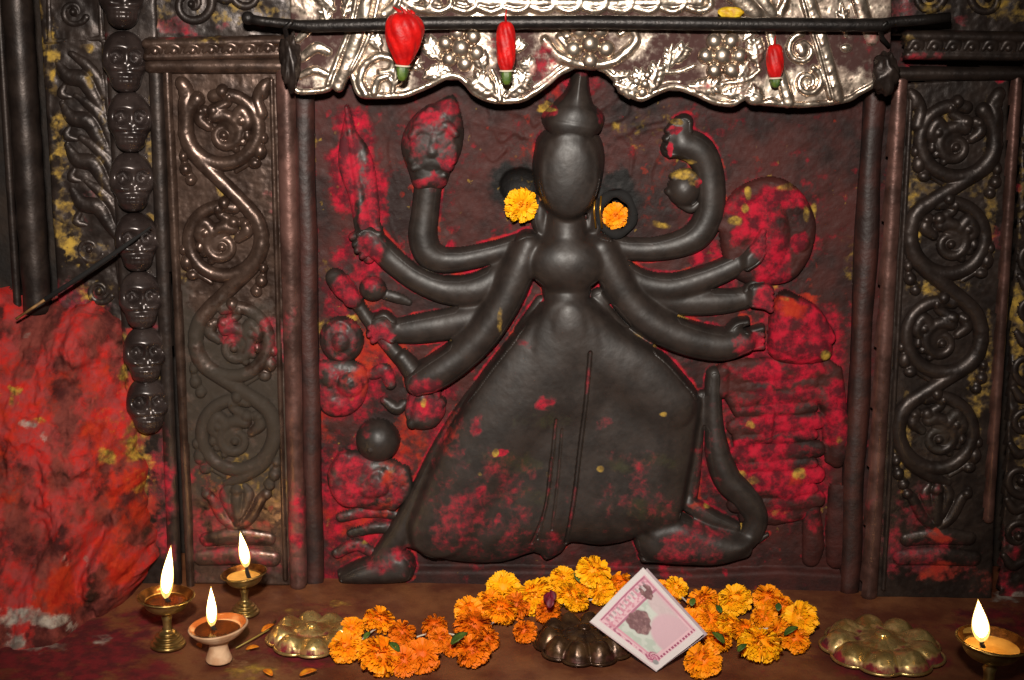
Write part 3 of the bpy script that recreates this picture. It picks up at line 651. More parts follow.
def pilaster(name, label, cen, R, sgn, panel_poly, rails, yel, red, org, base_poly, dark_below, seed, mat):
    YP = 6.0
    t = thing(name, label, 'pilaster', wall((panel_poly[2][0] + panel_poly[3][0]) / 2, panel_poly[2][1], .006), 'copper pilasters')
    xs = [p[0] for p in panel_poly]; ys = [p[1] for p in panel_poly]
    bx = (min(xs) - 4, min(ys) - 4, max(xs) + 4, max(ys) + 4)
    h = HF.px(*bx, YP, 1.2, YP + 2)
    h.poly(mm(panel_poly, YP), 2, 2, 0, 0, smooth=0)
    h.H = np.where(h.H > -3, h.H + (fbm(h.X * .04, h.Z * .04, seed) - .5) * 2 + (fbm(h.X * .25, h.Z * .25, seed + 1) - .5) * .7, h.H)
    h.at['yellow'] = np.clip(h.blobs(yel, seed, warp=5, nscale=.2), 0, 1); h.at['red'] = h.blobs(red, seed + 1); h.at['orange'] = h.blobs(org, seed + 2)
    h.at['dirt_dark'] = h.blobs(dark_below, seed + 3)  # panel colour is darker in its lower part
    h.build('panel', mat, t, cut=-5)
    def strokes(nm, fn, label=None):
        g = HF.px(*bx, YP - 4, 0.9, YP)
        fn(lambda pts, k=.9, base=-.5, sm=1.0, **kw: g.tube(mm(pts, YP - 4), k, base, sm, **kw), lambda px, py, rx, rz, H, base=0, sm=1.0, **kw: g.ell(mm([(px, py)], YP - 4)[0], rx, rz, H, base, sm, **kw))
        g.H = np.where(g.H > -4, g.H + (fbm(g.X * .12, g.Z * .12, seed + 6) - .5) * .8, g.H)
        g.at['yellow'] = np.clip(np.maximum(g.blobs(yel, seed, warp=5, nscale=.2) * .8 * sstep(6, 1, g.H), 0), 0, 1)
        g.at['red'] = g.blobs(red, seed + 1); g.at['orange'] = g.blobs(org, seed + 2); g.at['dirt_dark'] = g.blobs(dark_below, seed + 3)
        o = g.build(nm, mat, t, cut=-4)
        if label: o['label'] = label
    # the running stem: swings round each roundel, alternately from the left and the right
    def stem(T, E):
        for i, (cx, cy) in enumerate(cen):
            s = sgn * (1 if i % 2 == 0 else -1)
            ring = spiral(cx, cy, R + 3, R - 3, -PI / 2 - s * .75, -s * .93, 28)
            T([(x, y, 8.4 - 1.6 * k / 28) for k, (x, y) in enumerate(ring)], .95)
            if i == 0:
                T([(cx - s * (R + 2), cy - R * .3, 8), (cx - s * (R + 2), cy - R * .7, 8), (cx - s * (R - 1), cy - R * .95, 6), (cx - s * (R + 5), cy - R * 1.2, 7.5), (cx - s * (R + 8), cy - R * 1.32, 4)], .95)
                T([(cx + s * (R + 1), cy - R * .4, 7.5), (cx + s * (R - 2), cy - R * .8, 6.5), (cx + s * (R + 4), cy - R * 1.12, 7), (cx + s * (R + 8), cy - R * 1.28, 4.5)], .95)
                for d in (-1, 1): E(cx + d * (R + 4), cy - R * 1.0, 6, 8, 6, 0)
            if i + 1 < len(cen):
                nx, ny = cen[i + 1]
                T([(cx - s * (R + 2), cy + R * .15, 8.4), (cx - s * R * .84, cy + R * .68, 8.4), ((cx + nx) / 2, (cy + ny) / 2, 8), (nx + s * R * .84, ny - R * .68, 8.4), (nx + s * (R + 2), ny - R * .15, 8.4)], .95)
            else:
                T([(cx - s * (R + 2), cy + R * .15, 8), (cx - s * R * .75, cy + R * .8, 8), (cx - s * R * .2, cy + R * 1.2, 7), (cx + s * R * .3, cy + R * 1.4, 4)], .9)
    strokes('vine_stem', stem)
    for i, (cx, cy) in enumerate(cen):
        s = sgn * (1 if i % 2 == 0 else -1)
        def flower(T, E):
            T([(cx - s * R * .1, cy - R * .35, 8), (cx + s * R * .25, cy - R * .05, 11), (cx + s * R * .3, cy + R * .25, 9)], .5, 0)
            sp = spiral(cx + s * 1, cy + R * .18, R * .56, R * .10, -PI / 2 - s * .5, s * 1.3, 24)
            T([(x, y, 7 - 3.4 * k / 24) for k, (x, y) in enumerate(sp)], .95, .5)
            E(cx + s * 1, cy + R * .2, 5, 5, 7, 1)
            T([(cx + s * R * .1, cy - R * .30, 6), (cx - s * 5, cy - R * .52, 6), (cx + s * 4, cy - R * .72, 5), (cx - s * 1, cy - R * .95, 6)], .95, .5)
            E(cx - s * 10, cy - R * .48, 7, 7, 7, 1); E(cx - s * 1, cy - R * 1.02, 6.5, 7, 7, 2); E(cx + s * 6, cy - R * .86, 5, 6, 6, 1)
            T([(cx + s * R * .3, cy - R * .22, 7), (cx + s * R * .52, cy - R * .46, 7), (cx + s * R * .68, cy - R * .16, 7), (cx + s * R * .54, cy + R * .06, 5)], .95, .5)
            E(cx + s * R * .5, cy - R * .2, 6, 6, 7, 1); E(cx + s * R * .66, cy + R * .22, 5, 6, 6, 0)
            T([(cx - s * R * .42, cy - R * .02, 5), (cx - s * R * .66, cy - R * .24, 6.5), (cx - s * R * .54, cy - R * .5, 5)], .95, .5)
            E(cx - s * R * .62, cy - R * .46, 5, 5, 6, 1)
            for q in range(5):
                a = 2.1 + q * .42
                E(cx + s * R * .66 * math.cos(a) * -1, cy + R * .68 * math.sin(a), 4.6, 4.6, 5, 0)
        strokes('scroll_leaf', flower)
        y = cy + R * 1.04
        def bud_a(T, E):
            T([(cx + s * R * .35, y + 6, 3), (cx + s * R * .8, y - 6, 4), (cx + s * R * 1.02, y - 22, 4.5)], .9)
            E(cx + s * (R + .5), y - 14, 7, 9, 7, 0); E(cx + s * (R - 5), y - 2, 7, 6, 6, 0); E(cx + s * (R + 4), y - 27, 5, 6, 6, 0)
        def bud_b(T, E):
            T([(cx - s * (R + 5), y - 14, 3), (cx - s * (R + 2), y + 4, 4.5), (cx - s * (R - 6), y + 14, 4)], .9)
            E(cx - s * (R + 2), y + 4, 6.5, 7, 7, 0); E(cx - s * (R - 3), y + 15, 6, 6, 6, 0); E(cx - s * (R + 4), y - 9, 5, 6, 6, 0)
        strokes('vine_bud', bud_a); strokes('vine_bud', bud_b)
    cx, cy = cen[-1]
    yb = cy + R * 1.75
    def spray(T, E):
        for d in (-1, 1):
            T([(cx, yb + 34, 5), (cx + d * 14, yb + 22, 6), (cx + d * 24, yb + 4, 6), (cx + d * 32, yb - 6, 4)], .8); E(cx + d * 30, yb - 2, 6, 6, 6, 0)
            T([(cx + d * 4, yb + 20, 5), (cx + d * 12, yb, 6), (cx + d * 8, yb - 10, 4)], .8)
        T([(cx, yb + 26, 6), (cx, yb + 4, 7), (cx + 1, yb - 10, 5)], .8); E(cx, yb - 6, 7, 7, 6, 0)
    strokes('palmette', spray)
    strokes('base_bar', lambda T, E: T([(cx - 30, yb + 44, 8), (cx, yb + 40, 10), (cx + 32, yb + 43, 8)], .6))
    strokes('base_bar', lambda T, E: T([(cx - 36, yb + 62, 9), (cx, yb + 60, 11), (cx + 36, yb + 63, 9)], .6))
    for nm, a, b_, wa, wb, Y, dep, mt, rd in rails:
        quad_rail(nm, mt, t, a, b_, wa, wb, Y, dep, rd)
    return t

pilaster('pilaster', 'dark copper pilaster embossed with four scroll roundels behind the three clustered lamps',
         [(223, 128), (223, 240), (233, 341), (236, 434)], 36, 1,
         [(164, 70), (278, 70), (292, 586), (186, 584)],
         [('rail', (284, 66), (297, 586), 10, 9, -2, 9, M['rail'], [(296, 540, 16, 60, .5), (288, 330, 10, 40, .3)]), ('rail', (166, 74), (190, 590), 5, 5, 0, 6, M['bronze'], None), ('rail', (154, 70), (174, 590), 7, 7, 2, 5, M['bronze_dark'], [(165, 500, 14, 80, .6)]),
          ('rail', (150, 66), (286, 66), 8, 8, -2, 8, M['bronze'], None), ('rail', (271, 80), (285, 580), 3, 3, 2, 4, M['bronze'], None)],
         [(223, 190, 8, 12, .6), (232, 232, 20, 10, .3), (248, 345, 30, 30, .15), (228, 452, 8, 5, .5), (180, 270, 8, 20, .3), (262, 470, 14, 14, .4), (250, 480, 60, 40, .3)],
         [(270, 342, 30, 24, .55), (232, 328, 14, 20, .5), (200, 520, 40, 70, .45), (250, 560, 60, 30, .4), (270, 200, 10, 14, .4), (240, 215, 8, 12, .3)],
         [(271, 511, 7, 5, .9), (215, 500, 10, 30, .3), (250, 530, 30, 12, .3)], None, [(230, 430, 70, 90, 1.1), (232, 340, 60, 50, .7), (180, 400, 24, 140, 1.0)], 300, M['bronze'])
pilaster('pilaster', 'dark copper pilaster embossed with four scroll roundels beside the single right lamp',
         [(957, 140), (950, 237), (943, 336), (938, 432)], 37, -1,
         [(896, 84), (1010, 76), (992, 600), (868, 598)],
         [('rail', (902, 82), (871, 596), 8, 9, -2, 9, M['rail'], [(868, 500, 10, 30, .3), (880, 300, 6, 60, .2)]), ('rail', (1019, 76), (990, 520), 6, 6, -1, 7, M['rail'], None),
          ('rail', (886, 74), (1030, 74), 7, 7, -2, 8, M['bronze_dark'], None), ('rail', (912, 92), (884, 590), 3, 3, 2, 4, M['bronze_dark'], None)],
         [(915, 180, 8, 120, .45), (990, 180, 10, 80, .5), (940, 288, 40, 12, .45), (905, 440, 10, 60, .5), (975, 400, 10, 60, .4), (945, 120, 26, 20, .4), (873, 481, 8, 10, .9), (985, 360, 12, 60, .35), (950, 190, 60, 10, .35)],
         [(930, 560, 60, 30, .45), (900, 520, 40, 40, .35), (1000, 230, 8, 20, .4), (1000, 80, 8, 8, .7), (930, 490, 14, 12, .5)],
         [(938, 574, 18, 12, .7), (935, 537, 22, 5, .6), (975, 575, 40, 20, .3)], None, [(940, 440, 40, 60, .3)], 340, M['bronze_dark'])

# --- jambs: the dim returns of the niche between the pilasters and the slab
for nm, a, b_, lab in (('niche_jamb', (299, 60), (311, 600), 'crumbling dark jamb at the left side of the niche'), ('niche_jamb', (882, 60), (853, 604), 'dark oily jamb at the right side of the niche')):
    t = MB()
    A, B_ = wall(*a, .0), wall(*b_, .0)
    w = .010
    rows = []
    for i in range(41):
        f = i / 40; x = A[0] + (B_[0] - A[0]) * f; z = A[2] + (B_[2] - A[2]) * f
        n_ = [math.sin(i * .37) * .0012, math.sin(i * .53 + 1) * .0012]
        rows.append([(x - w + n_[0], .036, z), (x - w + n_[0], .018 + n_[1], z), (x - w * .4, .014, z), (x + w * .4 + n_[1], .014 + n_[0], z), (x + w + n_[1], .018, z), (x + w, .036, z)])
    t.grid(rows, True, True, True)
    tag(t.build(nm, M['jamb']), lab, 'jamb')

# --- mouldings above the pilasters
def cornice(lab, x0, x1, ya, yb, beads, slope, mat, yel, red):
    t = thing('cornice', lab, 'cornice', wall((x0 + x1) / 2, yb, 0), 'cornices')
    bx = (x0 - 6, min(ya, ya + slope) - 14, x1 + 6, yb + 10)
    h = HF.px(*bx, -4, 1.2, 4)
    h.poly(mm([(x0, ya), (x1, ya + slope), (x1, yb + slope), (x0, yb)], -4), 10, 8, 0, 0, smooth=0)
    h.tube(mm([(x0 + 4, ya + 4, 5), (x1 - 4, ya + 4 + slope, 5)], -6), .9, 8, 1); h.tube(mm([(x0 + 4, yb - 3, 4), (x1 - 4, yb - 3 + slope, 4)], -6), .9, 7, 1)
    h.at['yellow'] = h.blobs(yel, 400, warp=5, nscale=.2); h.at['red'] = h.blobs(red, 402)
    h.H = np.where(h.H > -3, h.H + (fbm(h.X * .1, h.Z * .1, 9) - .5) * 1.0, h.H)
    h.build('moulding', mat, t, cut=-4)
    n = beads
    for i in range(n):
        x = x0 + 12 + (x1 - x0 - 24) * i / (n - 1); y = (ya + yb) / 2 + slope * (x - x0) / (x1 - x0)
        g = HF.px(x - 12, y - 12, x + 12, y + 12, -8, 1.0, -4)
        g.tube(mm([(x - 7, y + 3, 3), (x - 2, y - 4, 4.4), (x + 5, y - 2, 4), (x + 6, y + 4, 2.4)], -8), 1, 0, 1); g.ell(mm([(x, y + 2)], -8)[0], 4, 4, 4, 0, 1)
        g.build('leaf_boss', mat, t, cut=-3)
cornice('moulded cornice with curled leaf bosses above the left pilaster', 142, 298, 40, 60, 8, -3, M['bronze'], [(200, 40, 40, 6, .3)], [(190, 66, 14, 8, .5), (180, 34, 20, 8, .4)])
cornice('dark moulded cornice with leaf bosses above the right pilaster', 905, 1040, 32, 58, 7, 2, M['bronze_dark'], [(905, 40, 12, 10, .4), (990, 22, 60, 6, .4)], [(920, 57, 26, 8, .6), (960, 24, 30, 8, .5)])
def frieze(lab, x0, x1, y0, y1, curls, mat, yel, red, seed):
    t = thing('frieze_panel', lab, 'frieze', wall((x0 + x1) / 2, y1, .01))
    h = HF.px(x0, y0, x1, y1, 2, 1.3, 10, 0.0)
    h.H = (fbm(h.X * .05, h.Z * .05, seed) - .5) * 4
    h.at['yellow'] = np.clip(h.blobs(yel, seed, warp=6, nscale=.2), 0, 1); h.at['red'] = h.blobs(red, seed + 2)
    h.build('panel', mat, t, back=12)
    g = HF.px(x0, y0, x1, y1, 2, 1.0, 10)
    for (cx, cy, R, d) in curls:
        g.tube(mm([(x, y, 5 - 2 * k / 22) for k, (x, y) in enumerate(spiral(cx, cy, R, R * .2, -.6, d * 1.3, 22))], 2), .9, 0, 1)
        g.tube(mm([(cx + R, cy - R * .4, 4), (cx + R * 1.6, cy - R * .2, 5), (cx + R * 2.1, cy - R * .7, 3)], 2), .9, 0, 1)
        g.ell(mm([(cx, cy)], 2)[0], 4, 4, 6, 1, 1)
    g.at['yellow'] = np.clip(g.blobs(yel, seed, warp=6, nscale=.2) * .6, 0, 1)
    g.build('scrollwork', mat, t, cut=-3)
frieze('scrollwork frieze panel above the left cornice', 146, 304, -30, 40, [(190, 4, 22, 1), (246, -6, 22, -1)], M['bronze_dark'], [(240, 12, 60, 16, .3), (160, 14, 16, 26, .3), (285, 10, 16, 20, .3)], [(180, 26, 50, 12, .38), (250, 22, 30, 8, .3)], 420)
frieze('dark scrollwork frieze panel above the right cornice', 884, 1050, -30, 36, [(930, -4, 18, 1), (990, -2, 24, -1)], M['bronze_dark'], [(935, 6, 20, 8, .8), (1000, 10, 40, 12, .5)], [(905, 16, 20, 20, .5), (965, 22, 20, 6, .5)], 440)

# ================================================================== left edge: skulls, leaf band, round column
CO = [(121, -12), (122, 2), (125, 62), (130, 122), (132, 182), (137, 242), (141, 300), (145, 355), (148, 405)]
sk = thing('skull_column', 'dark bronze column of stacked grinning skulls left of the left pilaster', 'skull column', wall(145, 400, .01))
h = HF.px(98, -40, 188, 610, 8, 1.5, 14)
h.poly(mm([(98, -40), (156, -40), (180, 600), (136, 600)], 8), 6, 6, 0, 0, smooth=0)
h.H = np.where(h.H > -3, h.H + (fbm(h.X * .06, h.Z * .06, 6) - .5) * 2, h.H)
h.at['yellow'] = h.blobs([(155, 360, 14, 22, .7), (128, 345, 20, 14, .5), (152, 130, 6, 60, .45), (112, 300, 8, 50, .4), (152, 220, 8, 8, .8), (132, 430, 18, 40, .6), (140, 470, 20, 30, .5), (120, 380, 10, 20, .6)], 450, warp=5, nscale=.2); h.at['red'] = h.blobs([(110, 70, 8, 60, .3), (140, 330, 30, 8, .5), (150, 420, 30, 30, .4), (168, 500, 24, 100, .55)], 452); h.at['orange'] = h.blobs([(140, 335, 14, 6, .6), (120, 350, 10, 10, .5), (135, 420, 20, 60, .55), (150, 500, 14, 60, .4)], 455)
h.build('backing_strip', M['bronze_dark'], sk, cut=-5)
def skull_mesh():
    nt, nph = 64, 56
    V = []; Fq = []
    g = lambda d2, s_: math.exp(-d2 / (2 * s_ * s_))
    for i in range(nph + 1):
        ph = PI * i / nph
        for j in range(nt):
            th = 2 * PI * j / nt
            se = lambda v, e: math.copysign(abs(v) ** e, v)
            x = math.sin(ph) ** .8 * math.sin(th); y = -math.sin(ph) ** .8 * math.cos(th); z = se(math.cos(ph), .92)
            X, Y, Z = x * 20, y * 18, z * 26
            X *= 1 - .20 * sstep(-2, -13, Z) + .06 * sstep(-14, -22, Z)
            front = max(0, -Y / 18) ** .8; d = 0
            for sx in (-1, 1):
                d -= 15 * g((X - sx * 8.6) ** 2 + (Z - 3.5) ** 2, 4.5) * front
                d += 3.4 * g((X - sx * 8.5) ** 2 * .35 + (Z - 11.0) ** 2 * 1.5, 2.8) * front
                d += 4.2 * g((X - sx * 12.5) ** 2 * .7 + (Z + 5.0) ** 2, 3.0) * front
            d -= 5 * g((X * 1.1) ** 2 + (Z + 4.5) ** 2 * .6, 2.2) * front
            d += 3.0 * g(X ** 2 * 2 + (Z - 3) ** 2 * .4, 2.6) * front
            d -= 3.6 * g((Z + 9.6) ** 2, 1.2) * front
            if -21.5 < Z < -10.5:
                d += front * (3.4 * max(0, 1 - ((Z + 16) / 5.5) ** 2) - 1.8 * g((Z + 16) ** 2, .9) + .8 * math.cos(X * 1.7) * max(0, 1 - ((Z + 16) / 5) ** 2))
            d += 2.4 * g(X ** 2 * .08 + (Z + 23.5) ** 2, 2.4) * front
            if front > 0: Y -= d
            V.append((X / 1000, Y / 1000, Z / 1000))
    for i in range(nph):
        for j in range(nt):
            Fq.append((i * nt + j, (i + 1) * nt + j, (i + 1) * nt + (j + 1) % nt, i * nt + (j + 1) % nt))
    return fast_mesh('skull', V, np.array(Fq))
skm = skull_mesh(); skm.materials.append(M['skull'])
for i, (px, py) in enumerate(CO[1:9]):
    o = bpy.data.objects.new('skull', skm); COL.objects.link(o); o.parent = sk
    P = wall(px, py, .002)
    o.location = Vector(P - origin(sk)); o.rotation_euler = (-.12, .03, .42); o.scale = (1.08, .9, 1.12)
    if i == 0: o.location.z += .004
lb = thing('leaf_frieze', 'upright band of curling leaves dusted yellow beside the skull column', 'leaf frieze', wall(85, 330, .02))
LY = [(52, 60, 8, 40, .8), (58, 150, 10, 50, .75), (64, 215, 10, 40, .7), (84, 45, 14, 5, .7), (90, 80, 6, 12, .6), (102, 150, 6, 80, .45), (80, 262, 30, 12, .5), (70, 240, 10, 20, .7), (95, 290, 20, 20, .4), (36, 30, 5, 40, .7), (42, 90, 5, 60, .6), (90, 250, 20, 10, .3), (112, 330, 20, 20, .3)]
h = HF.px(30, -40, 150, 560, 14, 1.4, 22)
h.poly(mm([(34, -40), (104, -40), (138, 550), (72, 550)], 14), 6, 5, 0, 0, smooth=0)
h.H = np.where(h.H > -3, h.H + (fbm(h.X * .07, h.Z * .07, 16) - .5) * 4, h.H)
h.at['yellow'] = np.clip(h.blobs(LY, 460, warp=10, nscale=.2) * (.45 + .75 * sstep(.4, .62, fbm(h.X * .11, h.Z * .11, 464))), 0, 1); h.at['red'] = h.blobs([(90, 202, 6, 5, .9), (40, 282, 10, 6, .8), (95, 200, 20, 30, .2), (60, 300, 60, 24, .5)], 462)
h.build('panel', M['bronze_dark'], lb, cut=-5)
g = HF.px(36, -40, 122, 350, 14, 1.0, 17)
gt = lambda pts, k=.8: g.tube(mm(pts, 12), k, -.5, 1)
gt([(44, 42, 3), (104, 38, 3)])
gt([(103, 44, 3.5), (112, 190, 3.5), (120, 300, 3.5)]); gt([(46, -30, 3), (48, 42, 3)]); gt([(96, -30, 3), (100, 40, 3)])
for i, y in enumerate((70, 112, 154, 198)):
    x = 78 + i * 5
    gt([(x - 22, y - 8, 4), (x - 12, y + 6, 8), (x + 4, y + 10, 9), (x + 14, y + 26, 7), (x + 24, y + 42, 4)])
    gt([(x - 8, y - 16, 4), (x + 6, y - 6, 6), (x + 18, y + 8, 6), (x + 24, y + 26, 4)])
    gt([(x - 14, y + 14, 3), (x - 18, y + 24, 5), (x - 8, y + 28, 3)])
for cx, cy, R in ((72, 12, 14), (88, 250, 14), (98, 292, 13)):
    gt([(a, b_, 4 - 2 * k / 20) for k, (a, b_) in enumerate(spiral(cx, cy, R, 3, .4, 1.3, 20))]); g.ell(mm([(cx, cy)], 12)[0], 4, 4, 5, 0, 1)
g.H = np.where(g.H > -4, g.H + (fbm(g.X * .2, g.Z * .2, 6) - .5), g.H)
g.at['yellow'] = np.clip(g.blobs(LY, 460, warp=5, nscale=.2) * .6, 0, 1)
g.build('leaf_scroll', M['bronze_dark'], lb, cut=-3)
rc = thing('round_column', 'slim dark round column at the left edge of the shrine', 'column', wall(40, 320, .01))
def column(nm, x0, x1, w0, w1, mat):
    b = MB(); pts = []; rad = []
    for i in range(41):
        f = i / 40; P = wall(x0 + (x1 - x0) * f, -40 + 352 * f, .02); pts.append(P); rad.append((w0 + (w1 - w0) * f) / 1000 * (1 + .03 * math.sin(i * 1.3)))
    b.tube(pts, rad, 24); return b.build(nm, mat, rc)
column('shaft', 14, 38, 15, 14, M['bronze_dark']); column('fillet', -4, 18, 4, 4, M['bronze_dark'])
# dark carved stone band at the right edge
rb = thing('leaf_frieze', 'narrow dark band of carved leaves right of the right pilaster', 'leaf frieze', wall(1030, 560, .01))
h = HF.px(990, -40, 1090, 620, 6, 1.4, 16)
h.poly(mm([(1032, -40), (1090, -40), (1090, 620), (1000, 620)], 6), 4, 3, 0, 0, smooth=0)
h.H = np.where(h.H > -3, h.H + (fbm(h.X * .05, h.Z * .05, 26) - .5) * 8, h.H)
h.at['yellow'] = np.clip(h.blobs([(1018, 330, 10, 60, .7), (1022, 430, 10, 60, .5), (1022, 200, 5, 80, .3)], 470, warp=5, nscale=.2), 0, 1); h.at['red'] = h.blobs([(1020, 600, 40, 30, .6), (1005, 560, 20, 50, .4), (1020, 190, 6, 8, .7)], 472); h.at['white'] = h.blobs([(1018, 597, 8, 6, .8)], 474, warp=3)
h.build('panel', M['bronze_dark'], rb, cut=-6)
g = HF.px(996, 60, 1070, 600, 4, 1.1, 12)
for i in range(9):
    y = 90 + i * 56; x = 1046 - i * 3.2
    g.tube(mm([(a, b_, 5 - 2 * k / 20) for k, (a, b_) in enumerate(spiral(x, y, 18, 4, .8, (1 if i % 2 else -1) * 1.2, 20))], 4), .9, 0, 1)
    g.ell(mm([(x, y)], 4)[0], 5, 5, 6, 1, 1); g.tube(mm([(x - 14, y + 20, 4), (x - 6, y + 30, 6), (x + 6, y + 26, 4)], 4), .9, 0, 1)
g.build('leaf_scroll', M['bronze_dark'], rb, cut=-3)

# ================================================================== silver valance
YV = -12.0
SC = [(293, 90), (300, 95), (325, 93), (332, 86), (342, 74), (350, 72), (354, 85), (361, 98), (384, 99), (404, 98), (418, 93), (432, 87), (446, 80), (458, 80), (467, 87), (476, 97), (495, 104), (520, 103), (534, 96), (548, 86), (560, 76), (575, 69), (592, 68), (606, 74), (620, 87), (632, 98), (642, 102), (655, 96), (668, 91), (680, 91), (695, 96), (715, 105), (732, 107), (742, 102), (748, 99), (758, 105), (778, 107), (800, 108), (830, 106), (850, 102), (860, 96), (874, 88), (886, 78), (890, 66)]
va = thing('silver_valance', 'scalloped silver valance embossed with flowers and leaves hanging over the niche', 'valance', wall(590, 70, -.012))
h = HF.px(286, -50, 900, 112, YV, 0.8, YV)
outline = [(893, -50)] + [(a, b_) for a, b_ in SC[::-1]] + [(288, -50)]
h.poly(mm(outline, YV), 2.2, 2.0, 0, 0, smooth=0)
vt = lambda pts, k=.9, base=1.5, sm=.8, **kw: h.tube(mm([(q[0], q[1], q[2] * 1.12) for q in pts], YV - 3), k, base + 1.0, sm, **kw)
ve = lambda px, py, rx, rz, H, base=1.5, **kw: h.ell(mm([(px, py)], YV - 3)[0], rx, rz, H, base + 1, .8, **kw)
def leaf(x0, y0, x1, y1, w, n=4, curl=0.0):
    """an embossed leaf with a midrib and toothed lobes"""
    dx, dy = x1 - x0, y1 - y0; L = math.hypot(dx, dy); ux, uy = dx / L, dy / L; nx, ny = -uy, ux
    vt([(x0 + dx * .1, y0 + dy * .1, w * .2), ((x0 + x1) / 2 + nx * curl, (y0 + y1) / 2 + ny * curl, w * .8), (x0 + dx * .92, y0 + dy * .92, w * .2)], .3, 1.4)
    vt([(x0, y0, w * .25), ((x0 + x1) / 2 + nx * curl, (y0 + y1) / 2 + ny * curl, w * .34), (x1, y1, w * .12)], .8, 2)
    for i in range(n):
        f = .15 + .7 * i / n; ww = w * math.sin(PI * (f * .8 + .15))
        bx, by = x0 + dx * f + nx * curl * 4 * f * (1 - f), y0 + dy * f + ny * curl * 4 * f * (1 - f)
        for d in (-1, 1):
            vt([(bx, by, w * .3), (bx + ux * w * .4 + d * nx * ww * .6, by + uy * w * .4 + d * ny * ww * .6, w * .34), (bx + ux * w * .85 + d * nx * ww, by + uy * w * .85 + d * ny * ww, w * .1)], .8, 1.5)
vt([(a, b_ - 3.5, 2.6) for a, b_ in SC], .8, 1)
vt([(a, b_ - 9, 1.6) for a, b_ in SC[18:30]], .8, 1)
# left strap and scroll
vt([(372, -30, 6), (362, 20, 6), (350, 56, 6), (338, 86, 5)], .5, 2); vt([(360, -30, 2.5), (352, 20, 2.5), (338, 58, 2.5), (328, 84, 2.5)], .9, 2); vt([(384, -30, 2.5), (374, 20, 2.5), (362, 52, 2.5), (352, 70, 2.5)], .9, 2)
vt([(366, 94, 4), (360, 80, 4), (366, 64, 4), (380, 56, 4), (392, 60, 3), (390, 70, 3), (380, 72, 2.5)], .9); vt([(374, 92, 4), (378, 80, 4), (388, 76, 3)], .9); leaf(392, 92, 404, 40, 9, 4); leaf(380, 50, 372, 34, 7, 3)
vt([(300, 76, 3), (314, 70, 4), (326, 74, 3)], .6); vt([(302, 58, 4), (316, 48, 5), (328, 52, 4)], .5); vt([(298, 40, 3), (308, 30, 4)], .6); leaf(330, 30, 322, 4, 7, 3)
leaf(404, 66, 424, 62, 7, 3); leaf(440, 60, 424, 38, 9, 4); leaf(424, 78, 440, 70, 8, 3); leaf(432, 76, 452, 64, 7, 3)
leaf(496, 96, 468, 78, 11, 4, 3); leaf(502, 96, 514, 62, 8, 4); leaf(506, 97, 532, 82, 9, 3, -3); leaf(520, 90, 526, 70, 8, 3); vt([(500, 100, 3), (498, 84, 2.5), (492, 70, 2)], .9); leaf(484, 70, 478, 52, 8, 3)
leaf(512, 52, 524, 40, 7, 3); leaf(534, 74, 524, 58, 8, 3)
vt([(545, 40, 4), (556, 54, 5), (572, 62, 4.5), (592, 65, 4), (612, 62, 4.5), (626, 52, 5), (636, 40, 4), (630, 30, 3.5), (620, 34, 3)], .9, 2); vt([(560, 38, 4), (568, 48, 4)], .8); ve(566, 36, 6, 5, 4)
leaf(616, 84, 640, 92, 9, 3); leaf(650, 92, 660, 60, 9, 4); leaf(636, 88, 642, 68, 8, 3); leaf(612, 76, 634, 76, 6, 3); leaf(672, 64, 688, 44, 8, 4); leaf(668, 70, 672, 44, 7, 3); vt([(656, 72, 2.5), (676, 72, 2), (694, 66, 2)], .8); leaf(690, 86, 724, 86, 9, 4); leaf(724, 94, 746, 88, 7, 3, 3)
leaf(748, 62, 736, 82, 8, 3); leaf(758, 66, 754, 36, 9, 4); leaf(744, 40, 756, 30, 6, 3); vt([(722, 84, 2), (746, 80, 2.4), (760, 70, 2)], .8); leaf(762, 96, 748, 90, 7, 2); ve(756, 100, 8, 5, 3); ve(772, 102, 7, 4, 3)
# right straps with scrolls between
vt([(764, -30, 4), (770, 30, 4), (780, 70, 4.5), (788, 102, 5)], .6, 2); vt([(800, -30, 5), (816, 20, 5), (828, 60, 5), (838, 98, 5)], .6, 2); vt([(794, -30, 2), (808, 20, 2), (820, 60, 2), (830, 98, 2)], .9, 3); vt([(852, -30, 6), (862, 10, 6), (872, 40, 5)], .4, 2)
vt([(a, b_, 3.4 - 1.2 * k / 20) for k, (a, b_) in enumerate(spiral(802, 50, 16, 4, -1.6, -1.4, 20))], .9); vt([(a, b_, 3.4 - 1.2 * k / 20) for k, (a, b_) in enumerate(spiral(808, 82, 15, 4, -1.2, 1.4, 20))], .9); ve(802, 50, 6, 8, 4); leaf(846, 36, 842, 4, 6, 3); ve(846, 48, 6, 4, 3)
for y in (30, 44, 58, 72, 86): ve(834 - (90 - y) * .25, y, 2.4, 2.4, 1.6, 4)
# wave scrolls and rope above the rod
for i in range(11):
    x = 440 + i * 26
    vt([(x - 12, 8, 3.4), (x, 11, 3.6), (x + 10, 6, 3.4), (x + 9, -3, 3), (x, -4, 2.6)], .9, 2); vt([(x - 8, 3, 3), (x, 5, 2.8)], .8, 2)
vt([(470, 1, 4), (590, 4, 4), (700, 1, 4)], .5, 3)
leaf(400, 16, 420, -14, 10, 4); leaf(428, 14, 436, -12, 9, 4); vt([(384, 14, 4), (396, 2, 4), (396, -12, 4)], .8); vt([(404, 2, 4), (416, 8, 4), (434, 12, 4)], .8); leaf(344, 16, 352, -10, 7, 3); leaf(334, 10, 318, -8, 8, 3)
vt([(720, -14, 7), (740, 0, 8), (756, 14, 7)], .6, 2); vt([(738, -20, 5), (760, -2, 5.5), (772, 14, 5)], .7, 2); vt([(780, 14, 4), (786, -4, 4), (776, -20, 4)], .8)
